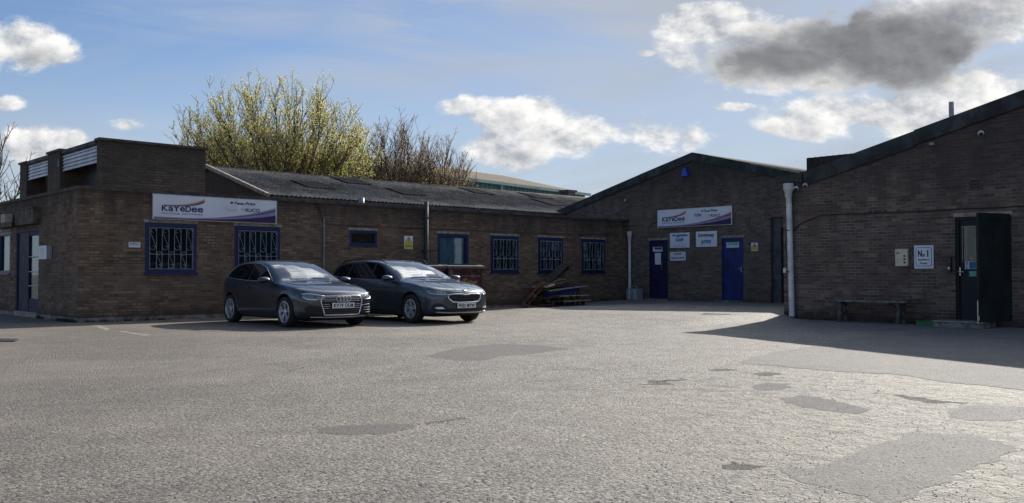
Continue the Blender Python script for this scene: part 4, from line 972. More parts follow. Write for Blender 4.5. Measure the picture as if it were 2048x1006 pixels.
# pallets
M['pallet'] = mat('weathered_pallet_wood', (.17,.115,.075), .85, var=.35, scale=9, bmp=.4)
M['pallet_dark'] = mat('dark_wet_pallet_wood', (.06,.048,.04), .85, var=.3, scale=9, bmp=.4)
M['pallet_pale'] = mat('bleached_pallet_wood', (.4,.34,.26), .85, var=.25, scale=9, bmp=.3)
M['pallet_red'] = mat('reddish_timber', (.22,.085,.04), .8, var=.25, scale=9, bmp=.3)
M['blue_tarp'] = mat('blue_plastic_crate', (.008,.028,.24), .35, var=.2, scale=5)
def pallet(label, loc, rot, m, L=1.0, W=.8, name='pallet', grp='timber pallets heaped under the windows', nb=6):
    root = thing(name, label, 'pallet', (0,0,0), grp); LOCAL.add(root.name)
    mb = MB()
    for i in range(nb):
        y = -W/2+.05+(W-.1)*i/(nb-1); mb.box(-L/2, L/2, y-.045, y+.045, .118, .138)
    mb.build('top_board', m, root)
    mb = MB()
    for i in range(3):
        x = -L/2+.05+(L-.1)*i/2; mb.box(x-.05, x+.05, -W/2, W/2, .098, .1175)
    mb.build('cross_board', m, root)
    for i in range(3):
        for j in range(3):
            mb = MB(); x = -L/2+.05+(L-.1)*i/2; y = -W/2+.06+(W-.12)*j/2; mb.box(x-.045, x+.045, y-.045, y+.045, .0205, .0975); mb.build('block', m, root)
    mb = MB()
    for i in range(3):
        y = -W/2+.06+(W-.12)*i/2; mb.box(-L/2, L/2, y-.045, y+.045, 0, .02)
    mb.build('bottom_board', m, root)
    root.location = loc; root.rotation_euler = rot; return root
g0_ = .07
pallet('dark pallet at the bottom of the heap, flat on the ground', (13.2,-.85,g0_), (0,0,R(3)), M['pallet_dark'], 1.5, .95)
pallet('flat pallet second from the bottom of the heap', (13.15,-.83,g0_+.145), (0,R(-2),R(-5)), M['pallet'], 1.4, .9)
pallet('grey pallet third from the bottom, tilted on the heap', (13.25,-.8,g0_+.36), (0,R(-9),R(6)), M['pallet_dark'], 1.25, .8)
pallet('pallet lying slanted over the blue crates', (12.95,-.68,g0_+.53), (0,R(-14),R(-8)), M['pallet'], 1.1, .6)
pallet('long steeply tilted pallet on top of the heap, pointing up to the right', (13.35,-.55,g0_+.74), (0,R(-31),R(4)), M['pallet_dark'], 1.5, .35, nb=3)
pallet('reddish pallet leaning at the left end of the heap, its edge sunlit', (12.0,-1.15,g0_+.3), (R(4),R(-50),R(-44)), M['pallet_red'], .85, .6)
def plank(a, b, w, t, m, label, name='plank'):
    mb = MB(); mb.bar(a, b, w, t); return tag(mb.build(name, m), label, 'plank')
plank((14.35,-.9,g0_+.02), (13.85,-.45,g0_+.66), .22, .03, M['pallet'], 'wide board leaning at the right end of the pallet heap')
plank((12.3,-1.2,g0_+.55), (12.62,-1.25,g0_+.62), .22, .03, mat('fresh_sawn_wood', (.6,.5,.36), .8, var=.15, scale=12), 'short pale board sunlit near the top left of the pallet heap')
plank((12.6,-.6,g0_+.62), (14.25,-.45,1.02), .07, .03, M['pallet'], 'long thin batten sticking up to the right from the pallet heap', 'batten')
plank((11.5,-1.35,g0_+.02), (12.6,-1.3,g0_+.05), .1, .025, M['pallet_dark'], 'loose dark board on the ground at the left foot of the heap')
for q, (a_, b_, w_, m_, l_) in enumerate((
    ((12.35,-1.34,.52),(14.0,-1.3,.64),.09,'pallet_pale','long pale board lying across the front of the pallet heap above the crates'),
    ((12.75,-1.4,.36),(13.95,-1.38,.37),.1,'pallet_pale','pale board lying level below the blue crates'),
    ((12.9,-1.42,.2),(14.05,-1.4,.22),.08,'pallet_pale','lowest pale board at the front of the pallet heap'),
    ((12.4,-1.2,.66),(13.7,-1.05,.82),.1,'pallet','grey board in the upper part of the pallet heap'),
    ((13.6,-1.3,.1),(14.1,-.9,.72),.12,'pallet_dark','dark board leaning steeply against the right side of the heap'),
    ((12.2,-1.3,.3),(13.0,-1.34,.42),.09,'pallet_dark','short dark board at the left front of the heap'),
    ((12.6,-.9,.8),(13.9,-.7,.7),.09,'pallet_dark','dark board lying over the back of the heap'))):
    plank(a_, b_, w_, .028, M[m_], l_)
def crate(c, rz, label, s=1.0):
    root = thing('plastic_crate', label, 'crate', (0,0,0), 'blue crates in the pallet heap'); LOCAL.add(root.name)
    a, b, h = .22*s, .15*s, .2*s
    mb = MB(); mb.box(-a, a, -b, b, 0, .015); mb.box(-a, a, -b, -b+.015, .015, h); mb.box(-a, a, b-.015, b, .015, h); mb.box(-a, -a+.015, -b+.015, b-.015, .015, h); mb.box(a-.015, a, -b+.015, b-.015, .015, h); mb.build('tub', M['blue_tarp'], root)
    mb = MB(); mb.box(-a-.015, a+.015, -b-.015, -b, h-.03, h); mb.box(-a-.015, a+.015, b, b+.015, h-.03, h)
    for i in range(4): x = -a+.05+i*(2*a-.1)/3; mb.box(x-.008, x+.008, -b-.012, -b-.0005, .02, h-.03)
    mb.build('rim', M['blue_tarp'], root)
    root.location = c; root.rotation_euler = (0, R(-9), R(rz))
crate((13.0,-1.18,g0_+.3), 5, 'blue plastic crate in the middle of the pallet heap', .75); crate((13.5,-1.1,g0_+.38), -8, 'blue plastic crate at the right of the pallet heap', .8); crate((12.5,-1.22,g0_+.27), 0, 'small blue crate at the left of the pallet heap', .5)
# ================================================================== CARS
def paint(name, col, flake):
    m, nt, p = nodes(name)
    n = noise(nt, N(nt, 'ShaderNodeTexCoord').outputs['Object'], 900, 2)
    nt.links.new(mix(nt, n, col, flake), p.inputs['Base Color'])
    p.inputs['Metallic'].default_value = .6; p.inputs['Roughness'].default_value = .36
    p.inputs['Coat Weight'].default_value = 1.0; p.inputs['Coat Roughness'].default_value = .03
    dn = noise(nt, N(nt, 'ShaderNodeTexCoord').outputs['Object'], 2.2, 3); nt.links.new(ramp(nt, dn, .2, .8, .3, .44), p.inputs['Roughness'])
    return m
def simple(name, col, rough, metal=0, coat=0, spec=.5):
    m, nt, p = nodes(name)
    n = noise(nt, N(nt, 'ShaderNodeTexCoord').outputs['Object'], 14, 4)
    nt.links.new(mix(nt, n, tuple(c*.85 for c in col), tuple(min(1, c*1.15) for c in col)), p.inputs['Base Color'])
    p.inputs['Roughness'].default_value = rough; p.inputs['Metallic'].default_value = metal; p.inputs['Coat Weight'].default_value = coat; p.inputs['Specular IOR Level'].default_value = spec; return m
M['paint_a'] = paint('dark_grey_car_paint', (.022,.028,.04), (.045,.055,.075)); M['paint_b'] = paint('blue_grey_car_paint', (.04,.055,.07), (.07,.092,.112))
M['car_glass'] = simple('dark_car_glass', (.006,.008,.009), .015, 0, 1.0, 1.0); M['side_glass'] = simple('tinted_side_glass', (.004,.005,.006), .02, 0, 0, .22)
M['car_black'] = simple('black_trim', (.01,.01,.011), .45); M['chrome'] = simple('chrome_trim', (.8,.81,.83), .2, .7); M['satin'] = simple('satin_silver', (.55,.56,.58), .35, .55)
M['tyre'] = simple('tyre_rubber', (.018,.018,.019), .85); M['lamp'] = simple('headlamp_lens', (.2,.215,.235), .05, .4, 1.0); M['lamp_white'] = simple('daytime_strip', (.8,.82,.85), .2, .2, 1.0)
M['plate'] = simple('white_plate', (.8,.8,.78), .4); M['mesh'] = simple('grille_black', (.008,.008,.009), .6); M['tail'] = simple('red_lamp', (.25,.01,.01), .15, 0, 1)
M['under'] = simple('underbody', (.008,.008,.008), .9)
def curve(keys):
    ks = sorted(keys); n = len(ks); d = [(ks[i+1][1]-ks[i][1])/(ks[i+1][0]-ks[i][0]) for i in range(n-1)]
    m = [d[0]]+[0 if d[i-1]*d[i] <= 0 else 2*d[i-1]*d[i]/(d[i-1]+d[i]) for i in range(1, n-1)]+[d[-1]]
    def f(x):
        if x <= ks[0][0]: return ks[0][1]
        if x >= ks[-1][0]: return ks[-1][1]
        i = 0
        while x > ks[i+1][0]: i += 1
        h = ks[i+1][0]-ks[i][0]; t = (x-ks[i][0])/h
        return ks[i][1]*(1+2*t)*(1-t)**2+h*m[i]*t*(1-t)**2+ks[i+1][1]*t*t*(3-2*t)+h*m[i+1]*t*t*(t-1)
    return f
def car_body(S):
    xf, xr = S['xf'], S['xr']; top = curve(S['top']); bot = curve(S['bot']); hw = curve(S['w']); belt = curve(S['belt']); drop = curve(S['drop'])
    xs = [xf, xf-.012, xf-.03, xf-.055, xf-.09, xf-.13]; x = xf-.17
    while x > xr+.14: xs.append(x); x -= .05
    xs += [xr+.12, xr+.08, xr+.05, xr+.025, xr+.01, xr]
    def section(x):
        w = hw(x); zt = top(x); zb = bot(x); d = drop(x); zbl = min(belt(x), zt-d)
        H = zbl-zb; z = lambda f: zb+f*H
        yb = w*.925; ze = zt-d; k = S['tumble']
        y9 = yb-max(0, ze-zbl)*k
        P = [(0, zb), (w*.6, zb), (w*.90, z(.03)), (w*.965, z(.13)), (w*.985, z(.3)), (w*.975, z(.47)), (w*1.0, z(.64)), (w*.995, z(.78)), (w*.965, z(.91)), (yb, zbl)]
        e = ze-zbl
        P += [(yb-e*k*.5-.0*e, zbl+e*.5), (y9, ze), (y9*.93-.0, ze+d*.42), (y9*.8, ze+d*.68), (y9*.5, ze+d*.9), (0, zt)]
        return P
    cf, cr = S['cf'], S['cr']
    def dfm(x, y, z):
        if x > .2: x -= cf*(abs(y)/.8)**2.2*((x-.2)/(xf-.2))**1.5
        if x < -2.3: x += cr*(abs(y)/.8)**2.2*((-2.3-x)/(-2.3-xr))**1.5
        return Vector((x, y, z))
    b = bmesh.new(); loops = []
    for x in xs:
        P = section(x); L = [(y, z) for y, z in P]; Rr = [(-y, z) for y, z in P[1:-1]][::-1]
        loops.append([b.verts.new(dfm(x, y, z)) for y, z in L+Rr])
    n = len(loops[0])
    for i in range(len(loops)-1):
        for k in range(n): b.faces.new((loops[i][k], loops[i][(k+1) % n], loops[i+1][(k+1) % n], loops[i+1][k]))
    for (x, L) in ((xs[0], loops[0]), (xs[-1], loops[-1])):
        P = section(x); zc = (P[0][1]+P[-1][1])/2; C0 = [(y, z) for y, z in P]+[(-y, z) for y, z in P[1:-1]][::-1]; prev = L
        for s in (.8, .6, .4, .2):
            ring = [b.verts.new(dfm(x, y*s, zc+(z-zc)*s)) for y, z in C0]
            for k in range(n): b.faces.new((prev[k], prev[(k+1) % n], ring[(k+1) % n], ring[k]))
            prev = ring
        c = b.verts.new(dfm(x, 0, zc))
        for k in range(n): b.faces.new((prev[k], prev[(k+1) % n], c))
    bmesh.ops.recalc_face_normals(b, faces=b.faces)
    me = bpy.data.meshes.new('body'); b.to_mesh(me); b.free(); return me
def boolean_arches(me, S):
    o = bpy.data.objects.new('body', me); C.objects.link(o)
    tmp = []
    for ax in (0, -S['wb']):
        for s in (-1, 1):
            mb = MB(); mb.lathe([(0,-.2),(S['ra'],-.2),(S['ra'],.4),(0,.4)], (ax, s*.8, S['rt']+.01), (0,s,0), 48)
            c = mb.build('cut', M['under'], None, origin=(0,0,0)); tmp.append(c)
            md = o.modifiers.new('b', 'BOOLEAN'); md.operation = 'DIFFERENCE'; md.object = c; md.solver = 'EXACT'
    dg = bpy.context.evaluated_depsgraph_get(); dg.update()
    m2 = bpy.data.meshes.new_from_object(o.evaluated_get(dg)); o.modifiers.clear(); o.data = m2
    for c in tmp: bpy.data.objects.remove(c)
    return o
class Car:
    def __init__(s, name, label, S, loc, rz, scale, pm):
        s.S = S; s.root = thing(name, label, 'car', (0,0,0)); LOCAL.add(s.root.name)
        me0 = car_body(S); s.full = me0.copy(); b = bmesh.new(); b.from_mesh(s.full); s.bvh = BVHTree.FromBMesh(b); b.free()
        o = boolean_arches(me0, S); me = o.data; me.materials.clear(); me.materials.append(pm); me.materials.append(M['under']); me.materials.append(M['car_black'])
        for f in me.polygons:
            c = f.center; f.material_index = 0; f.use_smooth = True
            for ax in (0, -S['wb']):
                if math.hypot(c.x-ax, c.z-S['rt']-.01) < S['ra']+.004 and abs(f.normal.z)+abs(f.normal.x) > .05 and s.bvh.find_nearest(c)[3] > .012: f.material_index = 1
                if math.hypot(c.x-ax, c.z-S['rt']-.01) < S['ra']-.01 and abs(c.y) < .66: f.material_index = 1
            if c.z < S['zsill'] and S.get('clad'): f.material_index = 2
            if f.normal.z < -.9: f.material_index = 1
        me.set_sharp_from_angle(angle=R(32)); o.parent = s.root; s.body = o
        s.fin = (loc, rz, scale)
    def proj(s, p, d, off):
        p = Vector(p); h = None
        if d is not None:
            d = Vector(d).normalized(); h = s.bvh.ray_cast(p-d*1.2, d, 2.4)
            if h[0] is None: h = None
        if h is None: h = s.bvh.find_nearest(p)
        q, n = h[0], h[1]
        if n.dot(q-Vector((-1.2,0,.6))) < 0 and abs(n.x) < .5: n = -n
        return q+n*off, n
    def patch(s, P, d, name, m, off=.004, parent=None, thick=.012, seg=.06, mirror=False):
        if mirror: P = [(x, -y, z) for x, y, z in P]; d = (d[0], -d[1], d[2]) if d else None
        b = bmesh.new(); vs = [Vector(p) for p in P]; tri = tessellate_polygon([vs]); bv = [b.verts.new(v) for v in vs]
        for t in tri:
            try: b.faces.new([bv[i] for i in t])
            except ValueError: pass
        for _ in range(7):
            es = [e for e in b.edges if e.calc_length() > seg]
            if not es: break
            bmesh.ops.subdivide_edges(b, edges=es, cuts=1, use_grid_fill=False); bmesh.ops.triangulate(b, faces=[f for f in b.faces if len(f.verts) > 3])
        bd = [(e.verts[0].index, e.verts[1].index) for e in b.edges if e.is_boundary] if b.verts.index_update() is None else []
        V = [v.co.copy() for v in b.verts]; Fs = [[v.index for v in f.verts] for f in b.faces]; b.free()
        out = [s.proj(v, d, off) for v in V]; n = len(V)
        top = [q for q, _ in out]; low = [q-nn*thick for q, nn in out]
        mb = MB(); mb.smooth = True; mb.add(top+low, Fs+[(a, c, n+c, n+a) for a, c in bd])
        o = mb.build(name, m, None, origin=(0,0,0)); 
        # make the outer faces point outwards
        me = o.data; av = sum((f.normal.dot(out[f.vertices[0]][1]) for f in list(me.polygons)[:len(Fs)]), 0)
        if av < 0: me.flip_normals()
        me.set_sharp_from_angle(angle=R(40)); o.parent = parent or s.root; return o
    def line(s, P, d, r, name, m, parent=None, off=0.0, n=6, closed=False, mirror=False, step=.05):
        if mirror: P = [(x, -y, z) for x, y, z in P]; d = (d[0], -d[1], d[2]) if d else None
        Q = []; P = [Vector(p) for p in P]; L = len(P)
        for i in range(L if closed else L-1):
            a, c = P[i], P[(i+1) % L]; k = max(1, int((c-a).length/step))
            for j in range(k): Q.append(s.proj(a+(c-a)*(j/k), d, off)[0])
        if not closed: Q.append(s.proj(P[-1], d, off)[0])
        mb = MB(); mb.smooth = True; mb.tube(Q, r, n, closed=closed); o = mb.build(name, m, None, origin=(0,0,0)); o.parent = parent or s.root; return o
    def part(s, mb, name, m, parent=None, angle=40):
        o = mb.build(name, m, None, origin=(0,0,0), angle=angle); o.parent = parent or s.root; return o
    def wheel(s, x, side, spokes, steer=0):
        S = s.S; rt = S['rt']; y = side*S['tr']; wd = .105; c = Vector((x, y, rt)); ax = Vector((0, side, 0)); rr = S['rr']
        mb = MB(); mb.lathe([(0,-.06),(rr*.6,-.06),(rr*.62,.03),(0,.03)], c, ax, 24); root = s.part(mb, 'wheel', M['under'])
        mb = MB(); mb.smooth = True; mb.lathe([(rr,-wd),(rt-.02,-wd),(rt-.003,-wd+.02),(rt,0),(rt-.003,wd-.025),(rt-.022,wd-.004),(rt-.05,wd+.004),(rr+.012,wd-.006),(rr,wd-.015),(rr-.004,0),(rr,-wd)], c, ax, 48); s.part(mb, 'tyre', M['tyre'], root)
        mb = MB(); mb.smooth = True; mb.lathe([(rr,wd-.012),(rr-.014,wd-.008),(rr-.022,wd-.025),(rr-.03,0),(rr-.03,-.05)], c, ax, 48); mb.lathe([(.062,.0),(.062,.07),(.05,.078),(0,.08)], c, ax, 20); mb.smooth = False
        for i in range(5):
            a0 = R(90+72*i)
            for q in spokes:
                a1 = a0+q[0]; a2 = a0+q[1]; w1, w2 = q[2], q[3]
                u = lambda a: Vector((math.cos(a), 0, math.sin(a)))
                p1 = c+u(a1)*.045; p2 = c+u(a2)*(rr-.012); t = (p2-p1).normalized(); sd = t.cross(ax).normalized()
                d1, d2 = .074, wd-.018
                V = [p1-sd*w1+ax*d1, p1+sd*w1+ax*d1, p2+sd*w2+ax*d2, p2-sd*w2+ax*d2, p1-sd*w1+ax*(d1-.03), p1+sd*w1+ax*(d1-.03), p2+sd*w2+ax*(d2-.03), p2-sd*w2+ax*(d2-.03)]
                mb.add(V, [(0,1,2,3),(4,7,6,5),(0,4,5,1),(1,5,6,2),(2,6,7,3),(3,7,4,0)])
        s.part(mb, 'rim', M['satin'], root)
        return root
    def plate(s, c, txt, w=.52, h=.111, yaw=0):
        mb = MB(); mb.box(c[0]-.01, c[0], -w/2, w/2, c[2]-h/2, c[2]+h/2); pl = s.part(mb, 'number_plate', M['plate'])
        me = text_mesh(txt, 0, .035, 1.08); xs = [v.co.x for v in me.vertices]; ys = [v.co.y for v in me.vertices]
        for v in me.vertices:
            a = (v.co.x-min(xs))/(max(xs)-min(xs)); b = (v.co.y-min(ys))/(max(ys)-min(ys))
            v.co = (c[0]+.0025, -w*.44+a*w*.88, c[2]-h*.36+b*h*.72)
        me.materials.clear(); me.materials.append(M['black_ink']); o = bpy.data.objects.new('lettering', me); C.objects.link(o); o.parent = pl
    def mirror_(s, x, y, z, pm, side):
        mb = MB(); mb.smooth = True; c = Vector((x, side*y, z)); L, Hh, Wd = .085, .075, .13
        rings = []
        for i, (f, sx, sz) in enumerate(((-1,.35,.45),(-.85,.75,.8),(-.4,1,1),(.2,1,1),(.7,.85,.85),(1,.45,.5))):
            rings.append([c+Vector((math.cos(a)*L*sx*(1.25 if math.cos(a) > 0 else .55), side*f*Wd, math.sin(a)*Hh*sz*(1 if math.sin(a) > 0 else .8))) for a in [k*math.pi/7 for k in range(14)]])
        V = [v for r in rings for v in r]; Fc = [(i*14+k, i*14+(k+1) % 14, (i+1)*14+(k+1) % 14, (i+1)*14+k) for i in range(5) for k in range(14)]
        mb.add(V, Fc+[tuple(range(13,-1,-1)), tuple(range(70,84))]); o = s.part(mb, 'door_mirror', pm, angle=60)
        mb = MB(); mb.bar(c+Vector((0,-side*.12,-.04)), c+Vector((.02,-side*.25,-.075)), .06, .035); s.part(mb, 'mirror_arm', M['car_black'], o)
    def finish(s):
        loc, rz, k = s.fin; s.root.location = loc; s.root.rotation_euler = (0,0,rz); s.root.scale = (k, k, k)
# ---------------- dark grey hatchback
SA = dict(xf=.86, xr=-3.36, wb=2.62, rt=.317, ra=.362, rr=.228, tr=.79, tumble=.50, cf=.17, cr=.16, zsill=0,
 top=[(.86,.615),(.845,.655),(.81,.70),(.7,.755),(.5,.815),(.2,.875),(-.1,.915),(-.38,.955),(-.46,.985),(-.6,1.045),(-.85,1.165),(-1.1,1.275),(-1.3,1.345),(-1.55,1.395),(-1.9,1.42),(-2.3,1.408),(-2.75,1.355),(-3.02,1.29),(-3.08,1.265),(-3.2,1.09),(-3.28,.955),(-3.32,.9),(-3.35,.83),(-3.36,.7)],
 bot=[(.86,.30),(.83,.24),(.75,.2),(.5,.17),(-.5,.16),(-2.4,.17),(-3.0,.2),(-3.25,.27),(-3.36,.38)],
 w=[(.86,.70),(.83,.755),(.75,.80),(.6,.84),(.3,.87),(-.3,.885),(-2.4,.89),(-2.9,.875),(-3.2,.83),(-3.33,.78),(-3.36,.72)],
 belt=[(.9,.9),(-.4,.895),(-1.0,.915),(-2.4,.965),(-2.9,1.0),(-3.3,1.0)],
 drop=[(.86,.03),(.6,.05),(0,.055),(-.4,.065),(-.55,.10),(-1.2,.10),(-1.6,.06),(-2.6,.06),(-3.0,.08),(-3.2,.07),(-3.36,.04)])
A = Car('hatchback_car', 'dark grey three door hatchback with big chrome edged grille, left of the two parked cars', SA, (3.07, -4.40, 0), R(-91.5), .91, M['paint_a'])
Y = .9; side = (0,1,0)
for mir in (False, True):
    sd = (0, 1, 0)
    # windows (polygons in side view, projected onto the right side = -y)
    Pw = [(-.66,-Y,.935),(-.80,-Y,1.02),(-1.0,-Y,1.13),(-1.25,-Y,1.245),(-1.5,-Y,1.31),(-1.9,-Y,1.345),(-2.3,-Y,1.335),(-2.62,-Y,1.285),(-2.85,-Y,1.17),(-3.0,-Y,1.045),(-2.7,-Y,1.0),(-1.8,-Y,.955),(-1.0,-Y,.935)]
    sw = A.patch(Pw, sd, 'side_window', M['side_glass'], .003, mirror=mir)
    A.line(Pw, sd, .006, 'window_trim', M['chrome'], sw, .004, closed=True, mirror=mir)
    A.line([(-1.82,-Y,.95),(-1.78,-Y,1.34)], sd, .022, 'pillar', M['car_black'], sw, -.012, mirror=mir)
    A.line([(-.52,-Y,.86),(-.5,-Y,.6),(-.5,-Y,.3),(-.62,-Y,.235),(-1.7,-Y,.235),(-1.88,-Y,.4),(-1.92,-Y,.75),(-1.86,-Y,.93)], sd, .005, 'door_seam', M['car_black'], None, -.001, mirror=mir)
    A.line([(-.35,-Y,.745),(-1.2,-Y,.765),(-2.4,-Y,.79),(-3.05,-Y,.80)], sd, .008, 'crease_line', M['paint_a'], None, -.003, mirror=mir)
    A.line([(-.55,-Y,.27),(-1.4,-Y,.26),(-2.15,-Y,.275)], sd, .012, 'sill_trim', M['car_black'], None, -.004, mirror=mir)
    h = A.line([(-1.62,-Y,.795),(-1.80,-Y,.80)], sd, .014, 'door_handle', M['paint_a'], None, .022, mirror=mir)
    # headlight wraps the corner
    Ph = [(.8,-.36,.585),(.82,-.42,.655),(.75,-.60,.69),(.66,-.71,.705),(.56,-.79,.705),(.62,-.78,.62),(.70,-.73,.575),(.78,-.56,.565)]
    hl = A.patch(Ph, (-.85,.45,0), 'headlight', M['lamp'], .004, mirror=mir, seg=.04)
    A.line([(.82,-.42,.648),(.75,-.60,.682),(.66,-.71,.697),(.58,-.785,.69)], (-.85,.45,0), .011, 'light_strip', M['lamp_white'], hl, .008, mirror=mir)
    A.line([(.60,-.775,.63),(.70,-.73,.582),(.78,-.56,.574)], (-.85,.45,0), .012, 'light_strip', M['lamp_white'], hl, .008, mirror=mir)
    A.line([(.79,-.60,.60),(.8,-.62,.66)], (-.85,.45,0), .02, 'lamp_pod', M['car_black'], hl, -.01, mirror=mir)
    # side intake
    it = A.patch([(.8,-.40,.27),(.8,-.46,.43),(.74,-.70,.455),(.66,-.77,.44),(.66,-.76,.27),(.75,-.66,.245)], (-.85,.4,0), 'side_intake', M['mesh'], .003, mirror=mir, seg=.05)
    for q in (.30, .35, .40): A.line([(.8,-.43,q),(.68,-.75,q)], (-.85,.4,0), .006, 'slat', M['car_black'], it, .006, mirror=mir)
    A.line([(.8,-.36,.255),(.82,-.38,.32),(.8,-.44,.44),(.74,-.70,.468)], (-.85,.4,0), .010, 'intake_edge', M['paint_a'], it, .004, mirror=mir)
    A.line([(.70,-.30,.93-.08),(.45,-.48,.85),(.1,-.62,.9),(-.35,-.70,.93)], (0,0,-1), .004, 'bonnet_seam', M['car_black'], None, -.001, mirror=mir)
    A.patch([(-3.36,-.50,.80),(-3.36,-.52,.93),(-3.2,-.80,.95),(-3.05,-.88,.93),(-3.1,-.86,.84),(-3.3,-.78,.80)], (.7,.6,0), 'tail_light', M['tail'], .004, mirror=mir, seg=.06)
    A.mirror_(-.72, .985, .965, M['paint_a'], 1 if mir else -1)
    A.line([(0+math.cos(t)*.372,-Y,.327+math.sin(t)*.372) for t in [R(-8+i*12) for i in range(17)]], sd, .012, 'arch_lip', M['paint_a'], None, -.004, mirror=mir)
    A.line([(-2.62+math.cos(t)*.372,-Y,.327+math.sin(t)*.372) for t in [R(-8+i*12) for i in range(17)]], sd, .012, 'arch_lip', M['paint_a'], None, -.004, mirror=mir)
Ws = [(0,-.735+.0,.935)]
ws = A.patch([(-.5,-.70,.955),(-.5,-.66,1.02),(-.9,-.60,1.16),(-1.2,-.545,1.27),(-1.33,-.50,1.318),(-1.33,-.25,1.352),(-1.33,0,1.362),(-1.33,.25,1.352),(-1.33,.50,1.318),(-1.2,.545,1.27),(-.9,.60,1.16),(-.5,.66,1.02),(-.5,.70,.955),(-.45,.35,.985),(-.45,0,.995),(-.45,-.35,.985)], (-1,0,-.0), 'windscreen', M['car_glass'], .003, seg=.08)
A.patch([(-3.3,-.55,1.0),(-3.1,-.5,1.22),(-3.1,0,1.25),(-3.1,.5,1.22),(-3.3,.55,1.0)], (1,0,0), 'rear_window', M['car_glass'], .003, seg=.08)
for s_ in (-1, 1): A.line([(-.47,s_*.05,1.0),(-.47,s_*.5,.985)], (-1,0,0), .006, 'wiper', M['car_black'], ws, .012)
f = (-1,0,0)
G = [(.86,-.42,.645),(.86,.42,.645),(.86,.475,.575),(.86,.475,.52),(.86,.40,.265),(.86,-.40,.265),(.86,-.475,.52),(.86,-.475,.575)]
gr = A.patch(G, f, 'front_grille', M['mesh'], .004, seg=.06)
A.line(G, f, .014, 'chrome_surround', M['chrome'], gr, .006, closed=True)
for z in (.315,.355,.55,.585,.615): 
    yy = .38 if z < .4 else (.44 if z < .6 else .41); A.line([(.86,-yy,z),(.86,yy,z)], f, .006, 'grille_slat', M['darkgrey'] if z < .4 else M['satin'], gr, .008)
for s_ in (-1, 1):
    for z in (.40,.44,.48): A.line([(.86,s_*.29,z),(.86,s_*.43,z)], f, .006, 'grille_slat', M['satin'], gr, .008)
fx0 = A.proj((.86,0,.6), f, 0)[0].x
for i in range(4):
    mb = MB(); mb.smooth = True; cy = -.117+i*.078; mb.tube([(fx0+.03+.003*(i % 2), cy+math.cos(t)*.052, .588+math.sin(t)*.052) for t in [R(15*k) for k in range(24)]], .011, 6, closed=True); A.part(mb, 'ring_emblem', M['satin'], gr)
A.plate((fx0+.022, 0, .455), 'KV19 OLM')
A.line([(.86,-.66,.225),(.86,-.3,.215),(.86,.3,.215),(.86,.66,.225)], f, .014, 'splitter', M['satin'], None, .0)
for x in (0, -SA['wb']):
    for sd_ in (-1, 1): A.wheel(x, sd_, [(-.07,-.19,.011,.013),(.07,.19,.011,.013)])
mb = MB(); mb.box(-3.0, .5, -.6, .6, .14, .3); A.part(mb, 'underbody', M['under'])
mb = MB(); mb.smooth = True; mb.tube([(-2.7,0,1.39),(-2.82,0,1.43),(-2.92,0,1.46)], .018, 6, .006); A.part(mb, 'roof_fin', M['paint_a'])
A.finish()
# ---------------- blue grey estate
SB = dict(xf=.88, xr=-3.78, wb=2.69, rt=.325, ra=.372, rr=.215, tr=.80, tumble=.46, cf=.20, cr=.14, zsill=0,
 top=[(.88,.64),(.865,.68),(.83,.725),(.7,.785),(.5,.84),(.2,.90),(-.1,.945),(-.4,.985),(-.48,1.01),(-.65,1.08),(-.95,1.215),(-1.2,1.315),(-1.42,1.385),(-1.7,1.435),(-2.1,1.46),(-2.7,1.45),(-3.2,1.405),(-3.45,1.35),(-3.52,1.31),(-3.64,1.1),(-3.7,.98),(-3.74,.88),(-3.78,.7)],
 bot=[(.88,.31),(.85,.25),(.75,.21),(.5,.18),(-.5,.17),(-2.6,.18),(-3.3,.22),(-3.65,.28),(-3.78,.4)],
 w=[(.88,.68),(.85,.74),(.77,.79),(.6,.84),(.3,.875),(-.3,.905),(-2.6,.91),(-3.2,.89),(-3.55,.85),(-3.73,.8),(-3.78,.72)],
 belt=[(.9,.95),(-.4,.935),(-1.2,.955),(-2.6,.985),(-3.3,1.02),(-3.7,1.04)],
 drop=[(.88,.03),(.6,.05),(0,.05),(-.4,.06),(-.58,.10),(-1.3,.10),(-1.7,.06),(-3.2,.06),(-3.5,.07),(-3.78,.04)])
B = Car('estate_car', 'blue grey estate car with roof rails, right of the two parked cars', SB, (5.65, -4.87, .0), R(-90.5), .91, M['paint_b'])
Y = .92
